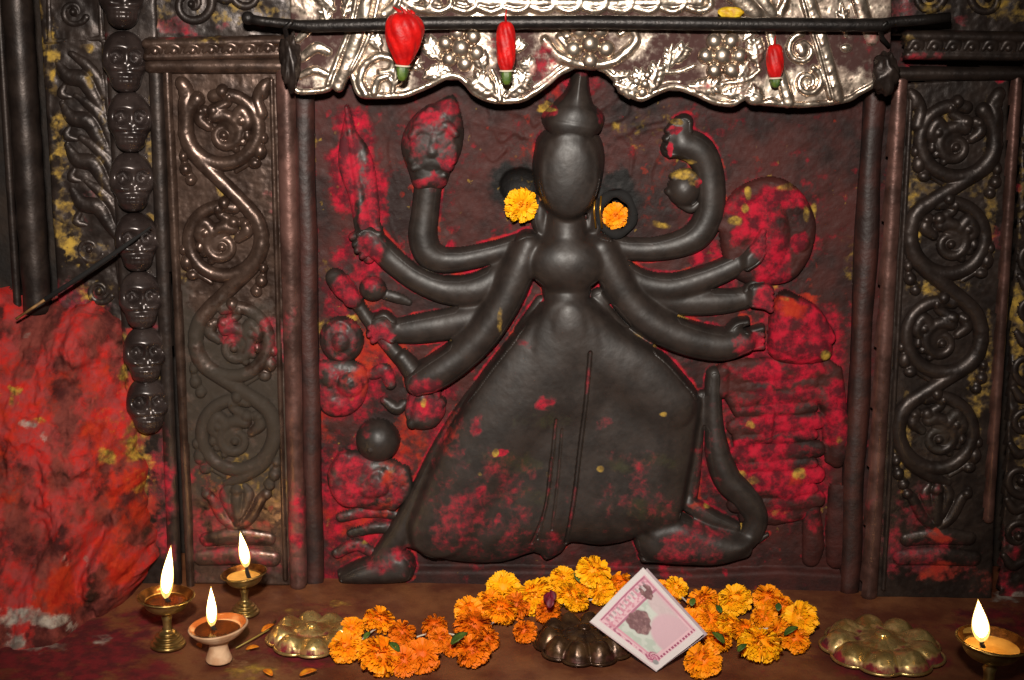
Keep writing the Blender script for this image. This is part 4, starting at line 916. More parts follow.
gr_ = sstep(3.7, 2.7, h.H) * sstep(-1, 1.6, h.H); gl = sstep(.30, .62, fbm(h.X * .025, h.Z * .025, 63)); 
h.at['dirt_dark'] = np.clip(gr_ * (.36 + .6 * gl), 0, 1)
h.H = np.where(h.H > -3, h.H + (fbm(h.X * .03, h.Z * .03, 61) - .5) * 4 + (fbm(h.X * .12, h.Z * .12, 62) - .5) * 1.4, h.H)
h.at['red'] = np.clip(h.blobs([(545, 64, 20, 26, .55), (706, 62, 16, 10, .3), (740, 90, 14, 10, .35), (500, 40, 20, 10, .3), (700, 86, 30, 8, .4), (860, 40, 24, 40, .35)], 480), 0, 1)
h.at['yellow'] = h.blobs([(730, 34, 5, 6, .8), (552, 24, 4, 3, .5)], 484, warp=2)
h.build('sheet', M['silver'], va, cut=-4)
def rosette(px, py, R, n, rp, a0=0.3):
    c = MB(); P0 = wall(px, py, (YV - 4) / 1000)
    c.ball(P0, R * .42 / 1000, 18, 10, (1, .75, 1)); o = c.build('flower_boss', M['silver'], va)
    for k in range(n):
        a = a0 + 2 * PI * k / n
        q = MB(); q.ball(wall(px + R * .74 * math.cos(a), py + R * .74 * math.sin(a), (YV - 3) / 1000), rp / 1000, 16, 10, (1, .7, 1)); q.build('petal_bead', M['silver'], o)
rosette(461, 48, 22, 6, 7.8); rosette(590, 44, 23, 5, 8.8, .31); rosette(723, 56, 23, 6, 8.4, .0); rosette(645, 84, 12, 4, 5.4)
# ================================================================== vermilion-caked rock at the left
mo = HF.px(-90, 290, 190, 720, -50, 1.5, 30)
MP = [(-80, 322), (10, 322), (40, 314), (80, 318), (102, 332), (112, 362), (120, 405), (130, 460), (142, 520), (146, 575), (128, 612), (120, 660), (120, 720), (-80, 720)]
P = [q[:2] for q in crom([q[:2] for q in mm(MP, -40)], 4, True)]
d = mo.sdf(P, (slice(0, mo.nz), slice(0, mo.nx))) + (fbm(mo.X * .04, mo.Z * .04, 90, 4) - .5) * 26
zt = mm([(60, 314)], -40)[0][1]
f = np.clip((zt - mo.Z) / zt, 0, 1.1)
A = 42 + 80 * f ** 1.2 + 70 * sstep(.72, 1.08, f)
prof = np.sqrt(np.maximum(1 - (1 - np.clip(d / 105, 0, 1)) ** 2, 0))
lump = (fbm(mo.X * .016, mo.Z * .010, 91, 3) - .5) * 46 + (fbm(mo.X * .06, mo.Z * .035, 92, 4) - .5) * 22 + (fbm(mo.X * .22, mo.Z * .16, 93, 3) - .5) * 6
pxm, pym = proj(mo.X / 1000, (mo.Y0 - A) / 1000, mo.Z / 1000)
fold = 24 * np.exp(-((mo.X - mm([(92, 560)], -60)[0][0] + 10 * np.sin(mo.Z * .05)) / 9) ** 2) * sstep(150, 60, mo.Z)
fold += 18 * np.exp(-((mo.X - mm([(40, 560)], -60)[0][0] + 8 * np.sin(mo.Z * .04 + 1)) / 10) ** 2) * sstep(130, 40, mo.Z)
mo.H = np.where(d > 0, 8 + A * prof + (lump - fold) * np.clip(d / 30, 0, 1), 8 + 4 * d)
mo.at['red'] = np.clip(.56 + (fbm(mo.X * .05, mo.Z * .03, 94, 5) - .5) * 2.8, 0, 1)
mo.at['orange'] = np.clip(mo.blobs([(140, 480, 22, 60, .6), (120, 560, 22, 60, .7), (60, 590, 30, 40, .55), (25, 400, 50, 40, .4), (85, 375, 40, 24, .5), (110, 470, 30, 50, .45), (10, 470, 20, 60, .4), (90, 440, 20, 20, .6)], 95, warp=16), 0, 1)
mo.at['yellow'] = np.clip(mo.blobs([(128, 372, 12, 10, .8), (140, 440, 16, 26, .6), (108, 455, 12, 10, .7), (148, 410, 10, 16, .6), (16, 388, 6, 6, .7), (120, 410, 34, 50, .2), (138, 480, 14, 20, .3), (40, 424, 12, 5, .5), (10, 400, 14, 10, .4)], 96, warp=8, nscale=.16), 0, 1)
mo.at['white'] = np.clip(mo.blobs([(20, 618, 40, 12, .6), (52, 622, 22, 8, .6), (14, 640, 22, 10, .65), (70, 630, 8, 5, .6), (36, 655, 12, 10, .4), (30, 425, 12, 6, .5), (46, 436, 8, 6, .4), (86, 570, 4, 14, .5), (28, 340, 6, 4, .4), (66, 560, 4, 8, .4)], 97, warp=8, nscale=.14), 0, 1)
mo.at['dirt_dark'] = np.clip(mo.blobs([(88, 560, 12, 60, .8), (100, 420, 24, 30, .4), (146, 430, 16, 60, .75), (140, 350, 24, 26, .8), (150, 560, 14, 60, .7), (60, 480, 24, 20, .4), (70, 330, 60, 12, .4), (100, 650, 60, 20, .5), (20, 660, 20, 16, .5)], 98, warp=12), 0, 1)  # darker colour in the fold, along the right side and at the foot
tag(mo.build('powdered_rock', M['mound'], None, cut=-6), 'lumpy rock caked in bright red and orange vermilion powder at the lower left', 'rock')
# incense stick leaning on the leaf frieze
inc = thing('incense_stick', 'thin burnt incense stick slanting across the leaf and skull bands', 'incense stick', wall(18, 318, -.02))
b = MB(); b.tube([wall(16, 319, -.020), wall(46, 299, -.021)], [.0013, .0014], 8); b.build('bamboo_end', simple('bamboo', lin(150, 110, 60), .6, c2=lin(100, 66, 36)), inc)
b = MB(); b.tube([wall(45, 299.5, -.021), wall(80, 277, -.021), wall(118, 251, -.021), wall(151, 227, -.021)], [.0022, .0024, .0023, .001], 8); b.build('burnt_paste', M['soot'], inc)
# crumbs on the yellow splash beside the skull column stay in the stains

# ================================================================== iron rod with buds
rod = thing('iron_rod', 'long black iron rod across the top of the niche in front of the silver valance', 'rod', wall(590, 24, -.034))
YR = -.034
b = MB(); pts = [(250, 19), (262, 21), (300, 25), (312, 26), (430, 23), (590, 22), (740, 24), (850, 25), (882, 25), (892, 22), (920, 20), (950, 17)]
rr = [4.5, 4.2, 4.6, 6.0, 6.2, 6.4, 6.4, 6.2, 6.4, 4.8, 4.8, 4.4]
b.tube([wall(x, y, YR) for x, y in pts], [r / 1000 for r in rr], 16); b.build('bar', M['iron'], rod)
b = MB(); b.ball(wall(248, 18, YR), .0062, 16, 10); b.build('knob', M['iron'], rod)
for px, py, rx_, rz_ in ((290, 62, 10, 24), (885, 74, 12, 20)):
    b = MB(); c = wall(px, py, -.030); rows = []
    for i in range(29):
        ph = PI * i / 28
        row = []
        for j in range(40):
            th = 2 * PI * j / 40
            dx, dy, dz = math.sin(ph) * math.cos(th), math.sin(ph) * math.sin(th), math.cos(ph)
            k = .62 + .75 * float(fbm(np.array([dx * 2.6 + px + dy]), np.array([dz * 2.6 + dy * 1.7]), 31, 3)[0])
            row.append((c[0] + dx * rx_ / 1000 * k, c[1] + dy * .010 * k, c[2] + dz * rz_ / 1000 * k))
        rows.append(row)
    b.grid(rows); b.build('crumpled_bracket', M['bronze_dark'], rod)
    b = MB(); b.tube([wall(px + 2, 22, YR - .007), wall(px - 5, 28, YR - .002), wall(px - 3, 38, -.026), wall(px + 4, 46, -.024)], [.002, .0024, .0024, .002], 10); b.build('wire_tie', M['iron'], rod)
mpet = NT('hibiscus_red'); mpet.bump(mpet.noise(260, 4), .4); MRED = mpet.end(mpet.mix(mpet.ramp(mpet.noise(90, 4), .3, .7), lin(206, 18, 14), lin(160, 8, 10)), .5, 0, .35)
MGREEN = simple('leaf_green', lin(84, 104, 34), .5, c2=lin(48, 76, 28), sc=120, bump=.3)
MTHREAD = simple('pale_thread', lin(206, 190, 168), .8)
def bud(label, px, py, wpx, hpx, lean, petals, topfrill, YB):
    c = wall(px, py, YB); s = ppm(c); t = thing('flower_bud', label, 'flower', c, None)
    W_, H_ = wpx * s / 2, hpx * s / 2
    def place(o): o.rotation_euler = (0, lean, 0)
    place(t); bpy.context.view_layer.update()
    prof = [(.30, -1.0), (.42, -.9), (.62, -.6), (.86, -.2), (1.0, .25), (.98, .55), (.82, .8), (.52, .95), (.2, .99), (.02, .98)] if wpx > 24 else [(.55, -1.0), (.7, -.9), (.9, -.6), (1.0, -.1), (.98, .4), (.84, .75), (.6, .93), (.3, 1.0), (.02, 1.0)]
    prof = crom(prof, 4)
    b = MB(); b.local = True
    b.lathe([(p[0] * W_, p[1] * H_) for p in prof], n=60, fn=lambda a, r, z: 1 + .10 * abs(math.sin((a + z / H_ * .7) * petals / 2)) - .05)
    b.build('petals', MRED, t)
    if topfrill:
        b = MB(); b.local = True
        for k in range(topfrill):
            a = k * 2.4; r = W_ * .5
            b.tube([(r * math.cos(a) * .7, r * math.sin(a) * .7, H_ * .8), (r * math.cos(a) * .8, r * math.sin(a) * .8, H_ * 1.0), (r * math.cos(a) * 1.1 - W_ * .3, r * math.sin(a), H_ * (1.12 + .05 * (k % 3)))], [W_ * .16, W_ * .12, W_ * .03], 8)
        b.build('petal_tips', MRED, t)
    else:
        b = MB(); b.local = True
        b.tube([(0, 0, H_ * .95), (0, -.001, H_ * 1.25), (.001, 0, H_ * 1.5)], [W_ * .12, W_ * .09, W_ * .05], 8); b.build('pistil', MRED, t)
    rb_ = (.30 if wpx > 24 else .55) * W_
    b = MB(); b.local = True
    b.tube([(rb_ * 1.25 * math.cos(a), rb_ * 1.25 * math.sin(a), -H_ * 1.02) for a in np.linspace(0, 2 * PI, 25)], .0009, 6, False); b.build('thread', MTHREAD, t)
    b = MB(); b.local = True
    b.lathe([(rb_ * .95, -H_ * .98), (rb_ * 1.1, -H_ * 1.15), (rb_ * 1.0, -H_ * 1.4), (rb_ * .7, -H_ * 1.55), (rb_ * .25, -H_ * 1.6), (.00005, -H_ * 1.6)], n=20, fn=lambda a, r, z: 1 + .12 * math.sin(a * 5)); b.build('calyx', MGREEN, t)
    return t
bud('plump red hibiscus bud hanging over the left part of the iron rod', 404, 39, 38, 52, .06, 9, 4, -.060)
bud('slim tall red bud hanging left of the niche centre, over the rod', 506, 46, 19, 48, -.03, 8, 0, -.0495)
bud('small red bud hanging at the right of the silver valance', 775, 61, 17, 33, -.08, 7, 0, -.030)
MYP = simple('yellow_petal', lin(214, 180, 30), .55, c2=lin(190, 140, 20), sc=200, bump=.3, bsc=300)
b = MB(); c = wall(730, 13, -.030); s = ppm(c)
rows = []
for i in range(7):
    u = i / 6 - .5
    rows.append([c + np.array([(u * 26) * s, -.003 - .006 * (.25 - v * v) + .002 * math.sin(u * 9 + v * 7), (v * 12 * math.sqrt(max(.04, 1 - (2 * u) ** 2)) + 3 * u * u) * s]) for v in np.linspace(-.5, .5, 6)])
b.grid(rows, False); o = b.build('flower_petal', MYP); tag(o, 'crumpled yellow petal caught behind the iron rod', 'petal')
sm = o.modifiers.new('thickness', 'SOLIDIFY'); sm.thickness = .0008

# ================================================================== marigolds
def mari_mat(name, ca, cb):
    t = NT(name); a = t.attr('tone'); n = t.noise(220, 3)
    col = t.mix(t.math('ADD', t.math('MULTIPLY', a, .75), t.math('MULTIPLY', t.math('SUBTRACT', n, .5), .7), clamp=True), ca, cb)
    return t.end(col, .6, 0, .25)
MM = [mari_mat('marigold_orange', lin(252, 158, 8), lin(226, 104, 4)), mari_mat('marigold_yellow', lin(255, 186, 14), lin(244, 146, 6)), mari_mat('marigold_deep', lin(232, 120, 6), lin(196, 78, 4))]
def bloom_mesh(seed, stretch=1.0):
    rg = random.Random(seed); V = []; Fq = []; A = []
    n = 120
    for k in range(n):
        z = 1 - 1.72 * (k + .5) / n; r = math.sqrt(max(0, 1 - z * z)); a = k * 2.399963 + rg.uniform(-.2, .2)
        out = Vector((r * math.cos(a), r * math.sin(a), z)).normalized()
        out = (out + Vector((rg.uniform(-.16, .16), rg.uniform(-.16, .16), rg.uniform(-.16, .16)))).normalized()
        up = Vector((0, 0, 1)) if abs(out.z) < .95 else Vector((1, 0, 0))
        side = out.cross(up).normalized(); side = (Matrix.Rotation(rg.uniform(-.7, .7), 3, out) @ side); nrm = out.cross(side)
        w = rg.uniform(.22, .32); L = rg.uniform(.9, 1.06); ph = rg.uniform(0, 6.28); base = len(V); tone = rg.random()
        for i in range(4):
            f = i / 3; rad = .45 + (L - .45) * f
            for j in range(6):
                u = j / 5 - .5
                curl = .20 * f * f + (.09 * math.sin(u * 13 + ph) + .14 * (.25 - u * u)) * f
                ww = w * (.45 + .8 * f - .18 * f * f)
                p = out * (rad - .07 * f * (1 if j in (0, 5) else 0) + .035 * f * math.cos(u * 19 + ph)) + side * (u * 2 * ww * .62) + nrm * curl
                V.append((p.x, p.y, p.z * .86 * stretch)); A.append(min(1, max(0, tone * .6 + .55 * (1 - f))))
        for i in range(3):
            for j in range(5):
                q = base + i * 6 + j; Fq.append((q, q + 1, q + 7, q + 6))
    base = len(V)                                    # the dense heart of the bloom
    for i in range(9):
        ph = PI * i / 8
        for j in range(14):
            th = 2 * PI * j / 14
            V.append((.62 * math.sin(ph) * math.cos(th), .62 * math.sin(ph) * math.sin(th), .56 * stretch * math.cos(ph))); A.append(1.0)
    for i in range(8):
        for j in range(14):
            Fq.append((base + i * 14 + j, base + i * 14 + (j + 1) % 14, base + (i + 1) * 14 + (j + 1) % 14, base + (i + 1) * 14 + j))
    return fast_mesh('bloom', V, np.array(Fq), {'tone': A})
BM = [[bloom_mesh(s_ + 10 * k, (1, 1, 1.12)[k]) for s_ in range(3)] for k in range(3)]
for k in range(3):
    for me in BM[k]: me.materials.append(MM[k])
GB = [(346, 647, 17, 0), (352, 628, 12, 0), (379, 621, 16, 0), (379, 656, 22, 0), (402, 634, 14, 2), (404, 662, 15, 2), (422, 656, 18, 2), (435, 627, 13, 2), (452, 648, 9, 2), (469, 611, 15, 0), (473, 628, 19, 2), (473, 652, 17, 2), (503, 588, 17, 1), (500, 611, 17, 0), (490, 602, 14, 0),
      (516, 606, 14, 2), (535, 596, 20, 1), (525, 632, 12, 2), (563, 578, 13, 1), (570, 597, 16, 1), (593, 572, 17, 1), (577, 602, 12, 1), (602, 592, 14, 1), (620, 584, 13, 0), (640, 588, 12, 0), (660, 590, 12, 0), (676, 588, 12, 1), (703, 602, 16, 0), (709, 619, 15, 0), (735, 600, 17, 1), (768, 600, 16, 0), (764, 618, 14, 0), (731, 626, 14, 1), (800, 619, 18, 1), (794, 639, 16, 0), (760, 645, 21, 1), (745, 632, 14, 0), (718, 640, 14, 0), (703, 661, 19, 0), (488, 640, 12, 2), (548, 612, 13, 2), (585, 586, 12, 0), (720, 622, 12, 1), (782, 606, 12, 0), (440, 640, 12, 2), (780, 630, 12, 0), (515, 596, 13, 1), (668, 600, 12, 0), (690, 622, 14, 0), (550, 588, 13, 1)]
gar = thing('marigold_garland', 'heaped garland of orange and yellow marigolds lying along the ledge', 'garland', flat(560, 610, 0))
rg = random.Random(5); GC = []
for px, py, r, k in GB:
    R = r * ppm(flat(px, py, .015)); P = flat(px, py, R * .8)
    if P[1] > -R - .006: P = wall(px, py, -R - .006)
    GC.append((P, R, k))
for i, (P, R, k) in enumerate(GC):
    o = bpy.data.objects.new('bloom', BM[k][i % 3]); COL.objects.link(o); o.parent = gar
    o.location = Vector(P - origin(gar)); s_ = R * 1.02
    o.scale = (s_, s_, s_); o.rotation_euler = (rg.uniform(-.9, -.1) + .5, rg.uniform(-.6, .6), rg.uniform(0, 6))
b = MB(); chain = [0, 2, 4, 7, 10, 13, 16, 19, 22, 24, 26, 28, 32, 33, 34]
b.tube(crom([GC[i][0] - np.array([0, 0, GC[i][1] * .45]) for i in chain], 5), .0009, 6); b.build('string', MTHREAD, gar)
def leafm(name, P, L, W_, yaw, pitch, mat, parent, curl=.3, n=7):
    b = MB(); rows = []
    for i in range(n):
        f = i / (n - 1); w = W_ * math.sin(PI * min(1, f * .92 + .06)) ** .8
        rows.append([Vector((f * L, v * w, curl * L * (f * (1 - f)) + .25 * abs(v) * w)) for v in (-1, -.5, 0, .5, 1)])
    R_ = Matrix.Rotation(yaw, 3, 'Z') @ Matrix.Rotation(pitch, 3, 'Y')
    b.grid([[Vector(P) + R_ @ p for p in r_] for r_ in rows], False); o = b.build(name, mat, parent)
    m_ = o.modifiers.new('thickness', 'SOLIDIFY'); m_.thickness = .0007; return o
for px, py, L, yw in ((580, 580, 14, 2), (452, 641, 20, .4), (400, 648, 14, 2.6), (366, 636, 10, 1), (782, 632, 16, .2), (776, 608, 10, 1.4), (722, 640, 16, 2.5), (736, 648, 12, .5), (719, 610, 10, 2), (690, 603, 10, 1.2)):
    P = flat(px, py, .02) + np.array([0, -.012, .002]); s = ppm(P); leafm('leaf', P, L * s, L * s * .34, yw, -.5, MGREEN, gar)
MMAR = simple('maroon_petal', lin(120, 10, 40), .6, c2=lin(80, 6, 26), sc=200)
for px, py, yw in ((549, 603, 1.2), (553, 596, 2.0), (545, 597, .6)):
    P = flat(px, py, .03) + np.array([0, -.012, .0]); s = ppm(P); o = leafm('petal', P, 11 * s, 4.5 * s, yw, -.9, MMAR, gar); o['label'] = 'small maroon petal'
# blooms tucked beside the head, in sooty hollows
def single(label, px, py, r, k, Y):
    P = wall(px, py, Y); R = r * ppm(P)
    o = bpy.data.objects.new('marigold', BM[k][1]); COL.objects.link(o); o.location = Vector(P); o.scale = (R, R, R); o.rotation_euler = (PI / 2, .3 * k, 1.0 + px)
    tag(o, label, 'flower')
single('open orange marigold tucked at the left ear of the carved deity', 521, 205, 17, 1, .012)
single('smaller orange marigold sunk in the black hollow right of the carved face', 615, 216, 13, 0, .022)
b = MB(); b.tube([wall(616 + 17 * math.cos(a), 214 + 20 * math.sin(a), .022 + .002 * math.sin(3 * a)) for a in np.linspace(0, 2 * PI, 33)], [.0045 + .001 * math.sin(k) for k in range(33)], 10, False)
o = b.build('ear_ring', M['soot'], panel); o['label'] = 'sooty ring round the hollow at the right ear'
for k, (px, dx) in enumerate(((595, 0), (601, 1))):
    b = MB(); b.tube([wall(px, 196, .016), wall(px - 1, 212, .013), wall(px + 1, 228, .016)], .0010, 8); b.build('ear_wire', simple('gilt_wire' + str(k), lin(170, 120, 40), .3, .8), panel)['label'] = 'thin gilt wire'

# ================================================================== lamps
MBRASS = simple('old_brass', lin(190, 164, 104), .32, .88, .5, lin(132, 106, 60), 60, .15, 300)
MBRASS_IN = simple('sooted_brass', lin(120, 78, 36), .35, .8, .5, lin(70, 40, 18), 90, .2, 300)
MCLAY = simple('pale_clay', lin(214, 176, 140), .8, 0, .3, lin(186, 140, 104), 70, .3, 260)
MOIL = simple('amber_oil', lin(90, 44, 12), .08, 0, .6, lin(60, 28, 8), 40)
MWAX = simple('cloudy_oil', lin(214, 168, 90), .2, 0, .5, lin(186, 134, 60), 60)
MWICK = simple('charred_wick', lin(22, 16, 14), .9)
def flame_mat(name, col, st, alpha):
    m = bpy.data.materials.new(name); m.use_nodes = True; t = m.node_tree; t.nodes.clear()
    out = t.nodes.new('ShaderNodeOutputMaterial'); e = t.nodes.new('ShaderNodeEmission'); e.inputs[0].default_value = col; e.inputs[1].default_value = st
    if alpha < 1:
        x = t.nodes.new('ShaderNodeMixShader'); tr = t.nodes.new('ShaderNodeBsdfTransparent'); x.inputs[0].default_value = alpha
        t.links.new(tr.outputs[0], x.inputs[1]); t.links.new(e.outputs[0], x.inputs[2]); t.links.new(x.outputs[0], out.inputs[0])
    else: t.links.new(e.outputs[0], out.inputs[0])
    return m
MF_IN = flame_mat('flame_core', (1, .62, .25, 1), 55, 1); MF_OUT = flame_mat('flame_mantle', (1, .60, .16, 1), 2.2, .55)
def lamp(label, base, rimc, Rpx, kind, tilt, yawtilt, wick, ftip, fw, oilmat, group='brass oil lamps'):
    B0 = flat(*base, 0.0); s = ppm(B0); R = Rpx * s
    # height of the rim: where the vertical over the base passes the rim's centre in the photo
    best = min((abs(proj(B0[0], B0[1], z)[1] - rimc[1]), z) for z in np.arange(.01, .14, .0005))[1]
    Hh = best
    t = thing('oil_lamp', label, 'oil lamp', B0, group if kind == 'brass' else None)
    mb, mi = (MBRASS, MBRASS_IN) if kind == 'brass' else (MCLAY, simple('oiled_clay', lin(150, 84, 40), .3, 0, .5))
    def L(nm, prof, m, fn=None, parent=None, org=None):
        b = MB(); b.local = True; b.lathe(prof, n=48, fn=fn); return b.build(nm, m, parent or t)
    if kind == 'brass':
        L('base', [(.0001, .0005)] + [(r * R, z * R) for r, z in crom([(.60, .0), (.64, .05), (.62, .12), (.52, .15), (.54, .2), (.53, .27), (.43, .3), (.45, .35), (.43, .41), (.32, .45), (.33, .5), (.28, .56), (.20, .62), (.18, .66)], 3)], mb)
        zt_ = Hh - .62 * R
        L('stem', [(.17 * R, .6 * R), (.15 * R, .8 * R), (.16 * R, zt_ * .75), (.2 * R, zt_ * .86), (.15 * R, zt_ * .92), (.2 * R, zt_ + .06 * R)], mb)
        prof = [(.0001, -.62), (.3, -.6), (.62, -.46), (.76, -.30), (.82, -.12), (.96, -.03), (1.02, 0.0), (1.0, .035), (.94, .02), (.84, -.08), (.74, -.22), (.58, -.36), (.0001, -.42)]
    else:
        zt_ = Hh - .5 * R
        L('foot', [(.0001, .0005)] + [(r * R, z) for r, z in crom([(.44, .0), (.46, .06 * R), (.42, .2 * R), (.35, zt_ * .55), (.33, zt_ * .8), (.42, zt_ + .04 * R)], 4)], mb)
        prof = [(.0001, -.5), (.36, -.48), (.7, -.34), (.92, -.14), (1.0, -.03), (1.03, .03), (.98, .06), (.90, .0), (.78, -.12), (.6, -.24), (.0001, -.3)]
    b = MB(); b.local = True
    b.lathe([(r * R, z * R) for r, z in crom(prof, 3)], n=56, fn=lambda a, r, z: 1 + .012 * math.sin(2 * a + 1) + (.02 * math.sin(3 * a) if kind == 'clay' else 0))
    bowl = b.build('bowl', mb, t); bowl.location = (0, 0, Hh); bowl.rotation_euler = (yawtilt, tilt, 0)
    b = MB(); b.local = True
    zo = -.2 if kind == 'brass' else -.1; ro = .74 if kind == 'brass' else .79
    b.lathe([(.00005, zo * R), (ro * .5 * R, zo * R), (ro * R, zo * R + .0003)], n=40); oil = b.build('oil', oilmat, t); oil.location = (0, 0, Hh)
    b = MB(); b.local = True
    b.lathe([(r * R, z * R) for r, z in ((ro + .02, zo + .01), (.86, -.07), (.95, .028))] if kind == 'brass' else [(r * R, z * R) for r, z in ((ro + .005, zo + .012), (.92, .02), (.985, .064))], n=56)
    lin_ = b.build('bowl_lining', mi, t); lin_.location = (0, 0, Hh + .0006); lin_.rotation_euler = (yawtilt, tilt, 0)
    W0 = on_plane(wick[0], wick[1], B0, (0, 1, 0)); off = W0 - B0
    Wb = np.array([off[0], -.15 * R * 0, Hh + zo * R])
    top = on_plane(ftip[0], ftip[1], B0, (0, 1, 0)) - B0
    bot = on_plane(wick[0], wick[1], B0, (0, 1, 0)) - B0
    b = MB(); b.local = True
    b.tube([(bot[0] + .003, 0, Hh + zo * R - .001), (bot[0] + .001, 0, (Hh + zo * R + bot[2]) / 2), (bot[0], 0, bot[2] + .006)], [.0022, .0020, .0014], 10); b.build('wick', MWICK, t)
    hF = top[2] - bot[2]; wF = fw * s / 2
    def fl_(nm, m, k, z0, z1, parent):
        b = MB(); b.local = True; rows = []
        for i in range(17):
            f = i / 16; g = z0 + (z1 - z0) * f
            r = wF * k * (max(0, math.sin(PI * min(1, (f * .98 + .02)) ** .62)) ** 1.05 + .015)
            cx = bot[0] + (top[0] - bot[0]) * g ** 1.3
            rows.append([(cx + r * math.cos(2 * PI * j / 20), r * math.sin(2 * PI * j / 20), bot[2] + hF * g) for j in range(20)])
        b.grid(rows, True, True, True); return b.build(nm, m, parent)
    fo_ = fl_('flame', MF_OUT, 1.0, 0, 1, t); fl_('flame_core', MF_IN, .84, .10, .95, fo_)
    return t
lamp('brass oil lamp with a tall flame, leftmost of the clustered lamps', (168, 645), (165, 596), 27.5, 'brass', .02, .0, (166, 598), (171, 545), 12.5, MOIL)
lamp('brass oil lamp filled with cloudy yellow oil, standing at the back by the pilaster', (245, 613), (243, 573), 22.5, 'brass', -.10, 0, (246, 567), (240, 531), 10.5, MWAX)
lamp('pale clay oil lamp on a squat flared foot, between the two brass lamps', (219, 660), (215, 627), 28.5, 'clay', -.10, 0, (212, 626), (211, 586), 10.5, MOIL)
lamp('brass oil lamp with a short broad flame standing alone at the right', (986, 704), (982, 641), 35.5, 'brass', .06, 0, (981, 641), (978, 599), 17, MWAX)

# ================================================================== brass lotus plaques on the ledge
MLOT = pigment('worn_brass_lotus', lin(218, 190, 124), lin(178, 142, 82), .3, .8, .5, 50, .2, 260, red=lin(140, 20, 34), red2=lin(84, 16, 24))
MLOT2 = pigment('oily_dark_brass', lin(92, 66, 42), lin(52, 34, 24), .3, .55, .5, 50, .3, 260, red=lin(110, 24, 30))
def lotus(label, cpx, Rx, n, hh, m, a0, seed, redk):
    C0 = flat(cpx[0], cpx[1], .004); s = ppm(C0); R = Rx * s; t = thing('lotus_plaque', label, 'plaque', (C0[0], C0[1], -.001), 'lotus plaques')
    na, nr = 200, 46; rr, aa = np.meshgrid(np.linspace(0, 1, nr), np.arange(na) * 2 * PI / na, indexing='ij')
    pet = np.abs(np.cos((aa - a0) * n / 2)) ** .6
    edge = .86 + .14 * pet
    rho = rr * edge * R
    z = hh * ((1 - rr ** 2.2) ** .55 * .75 + .0)
    ridge = np.exp(-((rr - .74) / .2) ** 2)
    z = z + hh * .5 * ridge * pet * (.6 + .4 * rr) - hh * .10 * np.exp(-((rr - .42) / .06) ** 2) + hh * .2 * np.exp(-(rr / .16) ** 2)
    z = np.maximum(z, 0) * np.clip((1 - rr) * 14, 0, 1) + (fbm(rho * np.cos(aa) * 300, rho * np.sin(aa) * 300, seed) - .5) * .0012
    X, Y = rho * np.cos(aa), rho * np.sin(aa)
    nse = fbm(X * 120 + 50, Y * 120 + 50, seed + 1, 5)
    red = np.clip(redk * (.9 * sstep(.84, .98, rr) + .45 * sstep(.52, .66, nse) + .5 * np.exp(-((rr - .42) / .07) ** 2)), 0, 1)
    idx = (np.arange(nr - 1)[:, None] * na + np.arange(na)[None, :]); nx1 = (np.arange(nr - 1)[:, None] * na + (np.arange(na)[None, :] + 1) % na)
    Q = np.stack([idx.ravel(), (idx + na).ravel(), (nx1 + na).ravel(), nx1.ravel()], 1)
    link('petal_dome', fast_mesh('petal_dome', np.stack([X.ravel(), Y.ravel(), z.ravel()], 1), Q, {'red': red}), m, t)
    b = MB(); b.local = True; b.ball((0, 0, hh * .92), R * .13, 20, 12, (1, 1, .5)); b.build('centre_boss', m, t)
    b = MB(); b.local = True
    b.tube([(R * 1.0 * (.88 + .12 * abs(math.cos((a - a0) * n / 2)) ** .6) * math.cos(a), R * (.88 + .12 * abs(math.cos((a - a0) * n / 2)) ** .6) * math.sin(a), .002) for a in np.linspace(0, 2 * PI, 121)], .0016, 8, False); b.build('rim', m, t)
lotus('gilt brass lotus plaque half covered by marigolds, beside the clay lamp', (312, 634), 45, 8, .016, MLOT, .2, 500, .8)
lotus('dark oily lotus plaque in the middle, under the banknote corner', (584, 640), 50, 10, .020, MLOT2, .1, 510, .4)
lotus('gilt brass lotus plaque dusted red, beside the lone right lamp', (882, 645), 61, 9, .018, MLOT, .25, 520, .9)

# ================================================================== folded banknote
nb = np.array(flat(657, 671, .001)); nrm = np.array((-.22, -.80, .58)); nrm /= np.linalg.norm(nrm)
c_b = nb; c_l = on_plane(590, 621, nb, nrm); c_r = on_plane(704, 634, nb, nrm); c_t = on_plane(643, 567, nb, nrm)
note = thing('banknote', 'folded pink and white banknote propped against the marigold garland', 'banknote', nb)
N_ = 110
u, v = np.meshgrid(np.linspace(0, 1, N_), np.linspace(0, 1, N_))     # u: left edge to right edge, v: bottom to top
def quadpt(u, v, off=0.0):
    # corners: v along bottom->left edge ; u along bottom->right edge
    p = (c_b[None, None] * ((1 - u) * (1 - v))[..., None] + c_r[None, None] * (u * (1 - v))[..., None] + c_l[None, None] * ((1 - u) * v)[..., None] + c_t[None, None] * (u * v)[..., None])
    bend = .0016 * np.sin(u * PI) * np.sin(v * 2.5) + .0008 * np.sin(u * 7 + v * 4)
    return p + nrm[None, None] * (bend + off)[..., None]
